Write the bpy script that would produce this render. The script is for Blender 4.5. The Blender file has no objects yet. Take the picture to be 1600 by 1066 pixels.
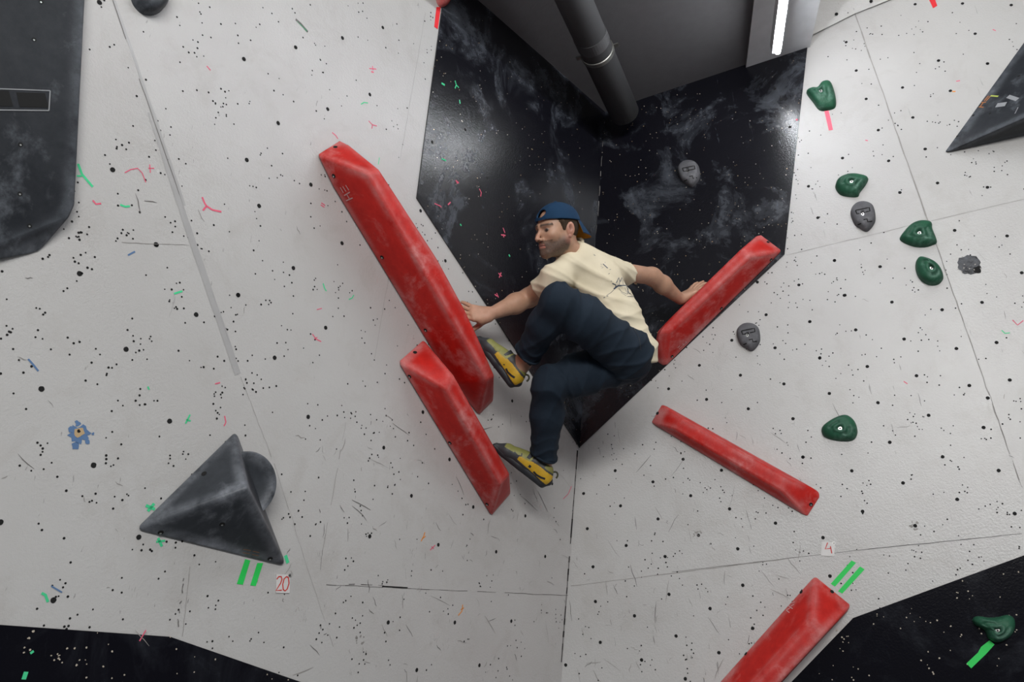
import bpy, bmesh, random
import numpy as np
from math import radians, degrees, sin, cos, pi, sqrt, acos, atan2
from mathutils import Vector, Matrix
from mathutils.bvhtree import BVHTree

SC = bpy.context.scene
COL = SC.collection
# ------------------------------------------------------------------ camera
FPX = 1250.0
TH, RO = radians(22.8), radians(4.9)
_f = np.array([0, cos(TH), sin(TH)]); _r = np.array([1., 0, 0]); _u = np.cross(_r, _f)
CR = cos(RO)*_r - sin(RO)*_u
CU = sin(RO)*_r + cos(RO)*_u
CAM = np.array([0, 0, 1.6])
cd = bpy.data.cameras.new('camera'); cam = bpy.data.objects.new('camera', cd); COL.objects.link(cam)
cd.sensor_width = 36.0; cd.lens = 36.0*FPX/1600.0; cd.clip_start = 0.05
M = Matrix(((CR[0], CU[0], -_f[0], CAM[0]), (CR[1], CU[1], -_f[1], CAM[1]), (CR[2], CU[2], -_f[2], CAM[2]), (0, 0, 0, 1)))
cam.matrix_world = M
SC.camera = cam
# ------------------------------------------------------------------ light and exposure
SC.view_settings.view_transform = 'Standard'
SC.view_settings.look = 'None'
SC.view_settings.exposure = 0.0
SC.view_settings.gamma = 1.0
SC.view_settings.use_curve_mapping = False
w = bpy.data.worlds.new('gym_air'); SC.world = w; w.use_nodes = True
w.node_tree.nodes['Background'].inputs[0].default_value = (0.93, 0.95, 1.0, 1)
w.node_tree.nodes['Background'].inputs[1].default_value = 0.13
TUBE_STRENGTH = 76.0

def area(name, loc, target, sx, sy, power, col=(1, 1, 1)):
    l = bpy.data.lights.new(name, 'AREA'); l.shape = 'RECTANGLE'; l.size = sx; l.size_y = sy
    l.energy = power; l.color = col
    o = bpy.data.objects.new(name, l); COL.objects.link(o)
    o.location = loc
    o.rotation_euler = (Vector(target)-Vector(loc)).to_track_quat('-Z', 'Y').to_euler()
    return o
area('hall_strip_light', (2.2, 0.2, 6.6), (0.5, 3.1, 2.4), 1.0, 2.6, 24, (1.0, 0.985, 0.96))
area('frontal_fill_light', (0.9, -3.4, 4.0), (0.3, 3.1, 2.2), 4.0, 0.8, 285, (1.0, 0.99, 0.97))  # unseen fill light added behind the camera to even out the walls

# ------------------------------------------------------------------ geometry of the place
def ray(x, y): return _f + CR*(x-800)/FPX + CU*(533-y)/FPX
def pt(x, y, d): return CAM + ray(x, y)*d
def unit(v): v = np.asarray(v, float); return v/np.linalg.norm(v)
def hit(pl, x, y, h=0.0):
    P, n = pl; d = ray(x, y)
    return CAM + d*(((P-CAM)@n + h)/(d@n))
C0 = pt(905, 700, 4.1); C1 = pt(945, 175, 4.72); CD = unit(C1-C0)      # the inner corner of the climbing wall
ZC = C1[2]
def plane(P, h, c):
    n = unit(np.cross(h, c)); n = n*(-np.sign(n@_f)); return (P, n)
def hdir(a): return np.array([cos(radians(a)), sin(radians(a)), 0])
HL, HR = hdir(53.5), hdir(-21.3)
PL, PR = plane(C0, HL, CD), plane(C0, HR, CD)
FL0, FL1 = hit(PL, 175, 0), hit(PL, 375, 585); FLD = unit(FL0-FL1)
FR0, FR1 = hit(PR, 1335, 20), hit(PR, 1600, 770); FRD = unit(FR0-FR1)
HL2, HR2 = hdir(51.5), hdir(-17)
PL2, PR2 = plane(FL0, HL2, FLD), plane(FR0, HR2, FRD)
def plane_at(x, y):
    if x < 945-0.0762*(y-175): return PL2 if x < 175+0.342*y else PL
    return PR2 if x > 1335+0.3533*(y-20) else PR
def at_z(P, d, z): return P + d*((z-P[2])/d[2])
def V(p): return Vector((float(p[0]), float(p[1]), float(p[2])))

# ------------------------------------------------------------------ materials
class NT:
    def __init__(s, name):
        s.m = bpy.data.materials.new(name); s.m.use_nodes = True
        s.t = s.m.node_tree; s.b = s.t.nodes['Principled BSDF']
        s.tc = s.n('ShaderNodeTexCoord')
    def n(s, k, **kw):
        o = s.t.nodes.new(k)
        for a, b in kw.items(): setattr(o, a, b)
        return o
    def l(s, a, b): s.t.links.new(a, b)
    def noise(s, sc, det=4, rough=.55, dist=0, co='Object', stretch=None):
        o = s.n('ShaderNodeTexNoise'); o.inputs['Scale'].default_value = sc; o.inputs['Detail'].default_value = det
        o.inputs['Roughness'].default_value = rough; o.inputs['Distortion'].default_value = dist
        src = s.tc.outputs[co]
        if stretch:
            mp = s.n('ShaderNodeMapping'); mp.inputs['Scale'].default_value = stretch[0]; mp.inputs['Rotation'].default_value = stretch[1]
            s.l(src, mp.inputs['Vector']); src = mp.outputs[0]
        s.l(src, o.inputs['Vector']); return o.outputs['Fac']
    def ramp(s, src, a, b, lo=0., hi=1.):
        o = s.n('ShaderNodeMapRange'); o.inputs[1].default_value = a; o.inputs[2].default_value = b
        o.inputs[3].default_value = lo; o.inputs[4].default_value = hi; s.l(src, o.inputs[0]); return o.outputs[0]
    def math(s, op, a, b):
        o = s.n('ShaderNodeMath', operation=op)
        for i, x in enumerate((a, b)):
            if isinstance(x, (int, float)): o.inputs[i].default_value = x
            else: s.l(x, o.inputs[i])
        return o.outputs[0]
    def mix(s, fac, a, b):
        o = s.n('ShaderNodeMix', data_type='RGBA')
        if isinstance(fac, (int, float)): o.inputs[0].default_value = fac
        else: s.l(fac, o.inputs[0])
        for i, x in ((6, a), (7, b)):
            if isinstance(x, tuple): o.inputs[i].default_value = (*x, 1)
            else: s.l(x, o.inputs[i])
        return o.outputs[2]
    def col(s, x):
        if isinstance(x, tuple): s.b.inputs['Base Color'].default_value = (*x, 1)
        else: s.l(x, s.b.inputs['Base Color'])
    def bump(s, src, st, d=.01):
        o = s.n('ShaderNodeBump'); o.inputs['Strength'].default_value = st; o.inputs['Distance'].default_value = d
        s.l(src, o.inputs['Height']); s.l(o.outputs[0], s.b.inputs['Normal'])
    def rough(s, x):
        if isinstance(x, (int, float)): s.b.inputs['Roughness'].default_value = x
        else: s.l(x, s.b.inputs['Roughness'])

def simple(name, c, r=.6, metal=0, bump=None):
    t = NT(name); t.rough(r); t.b.inputs['Metallic'].default_value = metal
    v = t.noise(18, 3); t.col(t.mix(v, tuple(x*.88 for x in c), tuple(min(1, x*1.1) for x in c)))
    if bump: t.bump(t.noise(bump[0], 4), bump[1], bump[2])
    return t.m
def m_white():
    t = NT('white_gritty_wall_paint')
    big = t.noise(1.6, 5, .6); grime = t.ramp(t.noise(5, 6, .7, .4), .52, .8)
    c = t.mix(t.ramp(big, .3, .7), (.485, .475, .465), (.54, .535, .525))
    c = t.mix(t.math('MULTIPLY', grime, .36), c, (.36, .33, .30))
    # long thin scuffs, rubbed on by rubber soles
    s1 = t.ramp(t.noise(9, 3, .5, .2, stretch=((9, 9, 1.1), (0.3, 0.5, 0))), .70, .735)
    s2 = t.ramp(t.noise(2.2, 2), .5, .62)
    c = t.mix(t.math('MULTIPLY', t.math('MULTIPLY', s1, s2), .6), c, (.17, .16, .155))
    s3 = t.ramp(t.noise(38, 4, .6), .74, .78)
    c = t.mix(t.math('MULTIPLY', s3, .35), c, (.2, .18, .16))
    t.col(c)
    t.rough(t.ramp(t.noise(3, 3), .3, .7, .11, .16)); t.b.inputs['Specular IOR Level'].default_value = 1.0
    t.b.inputs['Specular IOR Level'].default_value = .5
    t.bump(t.noise(110, 4, .7), .55, .003)
    return t.m
def m_black(name='black_chalky_panel_paint', amt=1.0, spec=.5):
    t = NT(name)
    a = t.ramp(t.noise(3.2, 7, .68, .6), .50, .78)
    b = t.ramp(t.noise(11, 6, .7, 1.2), .50, .80)
    f = t.math('ADD', t.math('MULTIPLY', a, .30), t.math('MULTIPLY', t.math('MULTIPLY', b, a), .8))
    st = t.ramp(t.noise(8, 4, .6, .5, stretch=((7, 7, 1.0), (0.5, -.4, .3))), .66, .76)
    f = t.math('ADD', f, t.math('MULTIPLY', st, .10))
    f = t.math('MULTIPLY', f, amt)
    t.col(t.mix(f, (.005, .005, .008), (.22, .25, .30)))
    t.rough(t.ramp(f, 0, .4, .20, .5)); t.b.inputs['Specular IOR Level'].default_value = spec
    t.bump(t.noise(120, 3, .6), .18, .004)
    return t.m
def chalky(name, base, dark, chalk, edge=.55, ch=.55, rough=.5, radius=.06):
    t = NT(name)
    n1 = t.noise(4.5, 6, .65, .5); n2 = t.noise(22, 5, .7)
    c = t.mix(t.ramp(n2, .3, .7), dark, base)
    bv = t.n('ShaderNodeBevel'); bv.samples = 6; bv.inputs['Radius'].default_value = radius
    ge = t.n('ShaderNodeNewGeometry')
    dt = t.n('ShaderNodeVectorMath', operation='DOT_PRODUCT'); t.l(bv.outputs[0], dt.inputs[0]); t.l(ge.outputs['Normal'], dt.inputs[1])
    em = t.ramp(dt.outputs['Value'], .999, .965)
    em = t.math('MULTIPLY', em, t.ramp(t.noise(7, 5, .7), .35, .62))
    sm = t.math('MULTIPLY', t.ramp(n1, .55, .66), t.ramp(n2, .32, .62))
    f = t.math('ADD', t.math('MULTIPLY', em, edge), t.math('MULTIPLY', sm, ch))
    o = t.n('ShaderNodeClamp'); t.l(f, o.inputs[0]); f = o.outputs[0]
    t.col(t.mix(f, c, chalk)); t.rough(rough); t.b.inputs['Specular IOR Level'].default_value = .25
    t.bump(t.noise(220, 3, .6), .12, .002)
    return t.m
MAT = {}
MAT['white'] = m_white(); MAT['black'] = m_black(); MAT['black_low'] = m_black('black_lower_panel_paint', .22, .12)
MAT['hole'] = simple('dark_hole', (.006, .006, .006), .9)
MAT['wood_dot'] = simple('bare_wood_in_screw_holes', (.50, .44, .36), .8)
MAT['pink'] = simple('pink_chalk_pen', (.75, .12, .20), .8)
MAT['green_pen'] = simple('green_chalk_pen', (.06, .62, .28), .8)
MAT['orange_pen'] = simple('orange_chalk_pen', (.80, .30, .06), .8)
MAT['blue_pen'] = simple('blue_paint', (.10, .19, .36), .8)
MAT['scuff'] = simple('rubber_scuff', (.16, .15, .145), .8)
MAT['pale'] = simple('pale_scuff', (.30, .285, .27), .7)
MAT['filler'] = simple('grey_seam_filler', (.40, .395, .395), .3)
MAT['seam'] = simple('panel_seam', (.10, .095, .09), .8)
MAT['tan'] = simple('tan_wood', (.50, .36, .20), .8)
MAT['red'] = chalky('red_volume_grit', (.56, .018, .012), (.42, .010, .007), (.62, .34, .33), .55, .42)
MAT['grey_vol'] = chalky('charcoal_volume_grit', (.045, .050, .058), (.030, .034, .040), (.33, .35, .39), .55, .40, .42)
MAT['black_vol'] = chalky('black_volume_grit', (.022, .025, .030), (.012, .014, .018), (.22, .24, .27), .35, .40, .45)
MAT['green_hold'] = chalky('green_resin', (.022, .115, .060), (.012, .060, .035), (.20, .33, .27), .35, .5, .5, .012)
MAT['grey_hold'] = chalky('grey_resin', (.13, .13, .14), (.09, .09, .10), (.30, .30, .31), .3, .45, .6, .012)
MAT['metal'] = simple('bolt_steel', (.6, .6, .58), .35, 1)
MAT['tape_green'] = simple('green_cloth_tape', (.02, .62, .10), .6)
MAT['tape_red'] = simple('red_cloth_tape', (.80, .02, .03), .6)
MAT['tape_pink'] = simple('pink_cloth_tape', (.85, .13, .20), .6)
MAT['card'] = simple('white_card', (.66, .645, .635), .5)
MAT['red_ink'] = simple('red_ink', (.60, .03, .02), .6)
MAT['logo'] = simple('pale_pink_print', (.62, .33, .33), .6)
MAT['logo_brown'] = simple('brown_print', (.38, .15, .05), .6)
MAT['logo_grey'] = simple('grey_print', (.26, .27, .28), .6)
MAT['logo_lime'] = simple('lime_print', (.42, .5, .1), .6)
MAT['ceiling'] = simple('grey_plaster', (.115, .11, .115), .9, bump=(60, .2, .004))
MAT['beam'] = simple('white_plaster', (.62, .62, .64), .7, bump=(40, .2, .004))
MAT['beam_shade'] = simple('shaded_beam_plaster', (.14, .135, .14), .9)  # dark copy for the white beam's unlit faces, shade put into the colour
MAT['pipe'] = simple('grey_pipe', (.075, .075, .078), .55)
MAT['clamp'] = simple('galvanised_clamp', (.30, .30, .28), .4, .8)
MAT['mat'] = simple('grey_mat', (.16, .17, .19), .8)
def m_tube():
    m = bpy.data.materials.new('lit_tube'); m.use_nodes = True; t = m.node_tree
    t.nodes.remove(t.nodes['Principled BSDF']); e = t.nodes.new('ShaderNodeEmission')
    e.inputs[0].default_value = (.93, .96, 1, 1); e.inputs[1].default_value = TUBE_STRENGTH
    t.links.new(e.outputs[0], t.nodes['Material Output'].inputs[0]); return m
MAT['tube'] = m_tube()
def m_attr(name, rough=.55, sss=0, bump=None, var=.12, vs=30):
    t = NT(name); a = t.n('ShaderNodeAttribute'); a.attribute_name = 'tint'
    v = t.n('ShaderNodeMix', data_type='RGBA'); v.blend_type = 'MULTIPLY'; v.inputs[0].default_value = 1
    t.l(a.outputs['Color'], v.inputs[6])
    g = t.ramp(t.noise(vs, 4), .25, .75, 1-var, 1+var); cb = t.n('ShaderNodeCombineColor')
    for i in range(3): t.l(g, cb.inputs[i])
    t.l(cb.outputs[0], v.inputs[7]); t.col(v.outputs[2]); t.rough(rough)
    if sss:
        t.b.inputs['Subsurface Weight'].default_value = sss; t.b.inputs['Subsurface Radius'].default_value = (1, .35, .2); t.b.inputs['Subsurface Scale'].default_value = .006
    if bump: t.bump(t.noise(bump[0], 3), bump[1], bump[2])
    return t.m
MAT['skin'] = m_attr('skin', .5, .12, (160, .15, .002))
MAT['shoe'] = m_attr('climbing_shoe_leather', .55, 0, (200, .2, .002), .15)
def fabric(name, c, c2, sc, amt):
    t = NT(name); t.rough(.85); t.col(t.mix(t.ramp(t.noise(9, 4), .3, .7), c, c2))
    t.bump(t.noise(sc, 4, .6), amt, .006); t.b.inputs['Specular IOR Level'].default_value = .2
    return t.m
MAT['shirt'] = fabric('beige_cotton', (.66, .58, .42), (.73, .65, .49), 30, .10)
MAT['trousers'] = fabric('navy_stretch_cloth', (.011, .019, .031), (.017, .027, .041), 45, .16)
MAT['cap'] = fabric('navy_blue_cap_cloth', (.008, .032, .075), (.011, .042, .095), 300, .2)
MAT['cap_under'] = fabric('mustard_cap_lining', (.42, .17, .018), (.50, .21, .025), 300, .2)
MAT['hair'] = fabric('brown_hair', (.035, .022, .014), (.06, .038, .024), 200, .5)
MAT['print'] = simple('navy_shirt_print', (.04, .06, .10), .8)
MAT['rubber'] = simple('black_shoe_rubber', (.018, .020, .024), .5)
MAT['loop'] = simple('black_and_olive_webbing', (.05, .05, .03), .8)
MAT['olive'] = simple('olive_leather', (.22, .22, .06), .7)
MAT['eye'] = simple('eye', (.03, .018, .012), .15)

# ------------------------------------------------------------------ mesh helpers
def tag(o, label=None, cat=None, group=None, kind=None):
    for k, v in (('label', label), ('category', cat), ('group', group), ('kind', kind)):
        if v: o[k] = v
    return o
def mk(name, verts, faces, mats, fm=None, parent=None, smooth=False, origin=None, tint=None):
    verts = np.asarray(verts, float)
    base = np.zeros(3)
    if parent is not None:
        pm = parent; base = np.zeros(3)
        while pm is not None: base = base+np.array(pm.location); pm = pm.parent
        loc = np.zeros(3)
    else:
        loc = verts.mean(0) if origin is None else np.asarray(origin, float)
    me = bpy.data.meshes.new(name)
    me.from_pydata((verts-base-loc).tolist(), [], [list(map(int, f)) for f in faces])
    if not isinstance(mats, (list, tuple)): mats = [mats]
    for m in mats: me.materials.append(MAT[m])
    if fm is not None: me.polygons.foreach_set('material_index', np.asarray(fm, dtype=np.int32))
    if smooth: me.polygons.foreach_set('use_smooth', np.ones(len(me.polygons), dtype=bool))
    if tint is not None:
        a = me.color_attributes.new('tint', 'FLOAT_COLOR', 'POINT')
        a.data.foreach_set('color', np.c_[tint, np.ones(len(tint))].astype(np.float32).ravel())
    me.update()
    o = bpy.data.objects.new(name, me); COL.objects.link(o); o.location = loc
    if parent is not None: o.parent = parent
    return o
def empty(name, loc):
    o = bpy.data.objects.new(name, None); COL.objects.link(o); o.location = V(loc); o.empty_display_size = .05; return o
class MB:
    def __init__(s): s.v = []; s.f = []; s.m = []
    def add(s, vs, fs, mi=0):
        k = len(s.v); s.v += [np.asarray(p, float) for p in vs]; s.f += [[k+i for i in f] for f in fs]; s.m += [mi]*len(fs)
    def quad(s, a, b, c, d, mi=0): s.add([a, b, c, d], [[0, 1, 2, 3]], mi)
    def build(s, name, mats, parent=None, smooth=False, origin=None): return mk(name, s.v, s.f, mats, s.m, parent, smooth, origin)
def basis(n):
    n = unit(n); a = unit(np.cross([0, 0, 1], n)); return a, np.cross(n, a)
def disc(mb, p, n, r, mi, k=10, jag=0, rnd=None, sq=1.0):
    a, b = basis(n); vs = []
    for i in range(k):
        q = r*(1+(rnd.uniform(-jag, jag) if rnd else 0)); t = 2*pi*i/k
        vs.append(p+a*q*cos(t)*sq+b*q*sin(t))
    mb.add(vs, [list(range(k))], mi)
def ribbon(mb, pts, n, wd, mi, taper=False):
    """a flat stroke lying on a surface"""
    pts = [np.asarray(p, float) for p in pts]; L, Rr = [], []
    for i, p in enumerate(pts):
        d = unit(pts[min(i+1, len(pts)-1)]-pts[max(i-1, 0)]); nn = n[i] if isinstance(n, list) else n
        s = unit(np.cross(nn, d)); ww = wd*(.35 if taper and i in (0, len(pts)-1) else 1)
        L.append(p+s*ww/2); Rr.append(p-s*ww/2)
    for i in range(len(pts)-1): mb.quad(L[i], Rr[i], Rr[i+1], L[i+1], mi)
def tube(mb, pts, rad, mi=0, k=8, cap=True):
    pts = [np.asarray(p, float) for p in pts]; rings = []
    rad = rad if isinstance(rad, (list, tuple)) else [rad]*len(pts)
    up = None; base = len(mb.v); vs, fs = [], []
    for i, p in enumerate(pts):
        d = unit(pts[min(i+1, len(pts)-1)]-pts[max(i-1, 0)])
        if up is None:
            up = basis(d)[0]
        up = unit(up-d*(up@d)); s = np.cross(d, up)
        for j in range(k):
            t = 2*pi*j/k; vs.append(p+(up*cos(t)+s*sin(t))*rad[i])
    for i in range(len(pts)-1):
        for j in range(k):
            fs.append([i*k+j, i*k+(j+1) % k, (i+1)*k+(j+1) % k, (i+1)*k+j])
    if cap: fs.append(list(range(k))[::-1]); fs.append([(len(pts)-1)*k+j for j in range(k)])
    mb.add(vs, fs, mi)
def slab(mb, poly, n, th, mi=0):
    k = len(poly); n = np.asarray(n)
    top = [np.asarray(p)+n*th for p in poly]
    mb.add(list(poly)+top, [list(range(k, 2*k))]+[[i, (i+1) % k, k+(i+1) % k, k+i] for i in range(k)]+[list(range(k))[::-1]], mi)
def raycaster(o, base=None):
    me = o.data; base = np.array(o.matrix_world.translation) if base is None else base
    bm = bmesh.new(); bm.from_mesh(me); t = BVHTree.FromBMesh(bm); bm.free()
    off = np.zeros(3); q = o
    while q is not None: off = off+np.array(q.location); q = q.parent
    def cast(x, y, lift=.0015):
        d = unit(ray(x, y)); l, n, i, ds = t.ray_cast(V(CAM-off), V(d))
        if l is None: return None, None
        n = np.array(n); 
        if n@d > 0: n = -n
        return np.array(l)+off+n*lift, n
    return cast

# ------------------------------------------------------------------ the walls
rnd = random.Random(7)
ZT = 5.7
def seg(P, d, z): return at_z(P, d, z)
walls = {}
def wallmb(): return MB()
wL, wL2, wR, wR2 = MB(), MB(), MB(), MB()
def clip(poly, side):
    out = []
    for i in range(len(poly)):
        a, b = poly[i], poly[(i+1) % len(poly)]; fa, fb = side(a), side(b)
        if fa >= 0: out.append(a)
        if fa*fb < 0:
            t = fa/(fa-fb); out.append((a[0]+(b[0]-a[0])*t, a[1]+(b[1]-a[1])*t))
    return out
TK = .06
for mb, A, AD, B, BD, pl in ((wL, FL0, FLD, C0, CD, PL), (wL2, FL0-HL2*2.6, FLD, FL0, FLD, PL2), (wR, C0, CD, FR0, FRD, PR), (wR2, FR0, FRD, FR0+HR2*3.0, FRD, PR2)):
    lo = [seg(A, AD, 0), seg(B, BD, 0)]; hi = [seg(B, BD, ZT if (pl is PR or pl is PR2) else ZC), seg(A, AD, ZT if (pl is PR or pl is PR2) else ZC)]
    slab(mb, [p-pl[1]*TK for p in lo+hi], pl[1], TK, 0)
WM = {id(PL): wL, id(PL2): wL2, id(PR): wR, id(PR2): wR2}
WMATS = ['white', 'hole', 'pink', 'green_pen', 'orange_pen', 'blue_pen', 'scuff', 'pale', 'filler', 'seam', 'tan', 'black']
MI = {k: i for i, k in enumerate(WMATS)}
# black panels screwed on the walls
bL, bR, bLow, bRow = MB(), MB(), MB(), MB()
BT = .006
blackL = [(650, 310), (905, 700), (945, 175), (694, -46)]
blackR = [(905, 700), (1226, 398), (1262, 58), (1262, 69), (945, 175)]
slab(bL, [hit(PL, *p) for p in [(650, 310), (905, 700), (945, 176), (697, -42)]], PL[1], BT)
slab(bR, [hit(PR, *p) for p in [(905, 700), (1226, 398), (1263.5, 57), (1140, 108), (945, 176)]], PR[1], BT)
lowL = [(-120, 968), (265, 995), (470, 1066), (640, 1126), (640, 1420), (-120, 1420)]
lfold = lambda p: (175+.342*p[1])-p[0]
bL2 = MB()
slab(bL2, [hit(PL2, *p) for p in clip(lowL, lfold)], PL2[1], BT)
slab(bLow, [hit(PL, *p) for p in clip(lowL, lambda p: -lfold(p))], PL[1], BT)
slab(bRow, [hit(PR, *p) for p in [(1225, 1078), (1333, 966), (1600, 868), (1632, 856), (1790, 1300), (1225, 1300)]], PR[1], BT)
def inpoly(x, y, P):
    c = False
    for i in range(len(P)):
        (x0, y0), (x1, y1) = P[i-1], P[i]
        if (y0 > y) != (y1 > y) and x < (x1-x0)*(y-y0)/(y1-y0)+x0: c = not c
    return c
lowR = [(1100, 1050), (1333, 966), (1600, 868), (1700, 830), (1700, 1300), (1100, 1300)]
def zone(x, y):
    if inpoly(x, y, blackL): return 'bL'
    if inpoly(x, y, [(905, 700), (1226, 398), (1263, 58), (945, 175)]): return 'bR'
    if inpoly(x, y, lowL): return 'lowL'
    if inpoly(x, y, lowR): return 'lowR'
    return 'w'
def surf(x, y):
    z = zone(x, y); pl = plane_at(x, y); lift = .0008
    if z == 'w': return WM[id(pl)], pl, lift, 'w'
    mb = {id(PL): bL, id(PL2): bL2, id(PR): bR, id(PR2): bR}[id(pl)]
    if z == 'lowL' and mb is bL: mb = bLow
    if z == 'lowR': mb = bRow
    return mb, pl, lift+BT, z
def hole(x, y, r):
    mb, pl, lf, z = surf(x, y)
    disc(mb, hit(pl, x, y, lf), pl[1], r, MI['hole'], 12, .06, rnd)
def stroke(pts, wd, mat, taper=False):
    mx = sum(p[0] for p in pts)/len(pts); my = sum(p[1] for p in pts)/len(pts)
    mb, pl, lf, z = surf(mx, my)
    ribbon(mb, [hit(pl, x, y, lf+.0004) for x, y in pts], pl[1], wd, MI[mat], taper)
# bolt holes read off the walls
BIG = [
 (0, 360, 3.135, [(390,212),(765,70),(618,583),(961,413),(203,777),(831,935),(1167,317)]),
 (350, 0, 3.554, [(111,328),(398,263),(658,211),(882,153),(810,525),(576,606),(301,684),(127,889),(483,1026),(1156,789)]),
 (300, 280, 3.135, [(329,131),(497,436),(735,314),(226,568),(655,728),(405,875),(1120,155),(1241,400)]),
 (0, 640, 2.96, [(433,258),(642,591),(247,883),(1,522)]),
 (430, 600, 2.287, [(118,118),(388,228),(487,400),(338,545),(583,575),(708,440),(894,472),(790,600),(965,617),(404,853),(642,853),(844,848),(506,1023),(730,1006),(1038,1005),(528,101),(847,61),(990,357),(623,270)]),
 (860, 700, 2.914, [(295,104),(467,155),(639,218),(816,278),(1025,343),(151,208),(319,264),(490,324),(674,398),(853,460),(168,368),(345,445),(522,495),(194,542),(540,667),(727,732),(876,626),(205,700),(383,765),(572,857),(767,933),(227,886),(415,966),(614,1052),(921,822),(604,52),(779,102),(1150,42),(1241,409),(1273,584)]),
 (1250, 440, 2.423, [(37,152),(170,52),(348,78),(538,107),(689,79),(211,183),(394,218),(592,254),(744,231),(75,289),(255,322),(441,357),(641,394),(794,373),(111,424),(295,459),(487,507),(695,553),(711,441),(340,609),(540,664),(752,716),(11,665),(196,717),(390,763),(595,825),(813,879),(237,871),(436,925)]),
 (1020, 380, 3.807, [(1081,104),(869,249),(622,232),(674,426),(934,467),(1139,311),(470,578),(727,623),(993,684),(277,727),(521,786),(780,838),(94,867),(320,930),(568,986),(834,1045)]),
 (1240, 0, 4.444, [(365,293),(435,490),(844,29),(1173,24),(1511,35),(1261,234),(1006,421),(1347,441)]),
 (1240, 60, 2.539, [(575,88),(769,100),(432,195),(288,240),(473,314),(336,364),(622,208),(194,475),(377,486),(522,439),(59,587),(422,612),(571,574),(769,591),(96,712),(639,762),(162,881),(343,906),(847,784),(905,930)]),
 (0, 0, 2.664, [(469,707),(414,10),(651,1019)]),
 (640, 0, 3.553, [(587,901),(309,720),(431,987)]),
 (900, 0, 3.553, [(1140,550),(1188,705),(970,705),(1103,493)]),
 (980, 340, 4.1, [(527,300),(738,140)]),
]
for x0, y0, s, L in BIG:
    for x, y in L: hole(x0+x/s, y0+y/s, .0078)
# screw holes: many, clustered, no order to them
def smalls(n, x0, x1, y0, y1, seed):
    r = random.Random(seed); k = 0
    while k < n:
        cx, cy = r.uniform(x0, x1), r.uniform(y0, y1); c = r.choice((1, 1, 1, 2, 2, 3, 5))
        for j in range(c):
            x, y = (cx+r.gauss(0, 9), cy+r.gauss(0, 9)) if c > 1 else (cx, cy)
            if not (-30 < x < 1640 and -30 < y < 1100): continue
            if y < 75-0.36*(x-1262) and x > 1262: continue
            mb, pl, lf, z = surf(x, y)
            if z == 'w': disc(mb, hit(pl, x, y, lf), pl[1], r.uniform(.0024, .0040), MI['hole'], 6)
            elif z[0] == 'b':
                if r.random() < .75: disc(mb, hit(pl, x, y, lf), pl[1], r.uniform(.0012, .0026), MI['tan'] if r.random() < .3 else 12, 6)
            else: disc(mb, hit(pl, x, y, lf), pl[1], r.uniform(.0014, .0034), 12, 7, .25, r)
            k += 1
smalls(1150, 0, 900, 0, 1066, 11)
smalls(1050, 890, 1600, 0, 1066, 12)
smalls(260, 940, 1250, 150, 560, 13)
smalls(150, 660, 940, 80, 480, 14)
WMATS.append('wood_dot')
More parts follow.
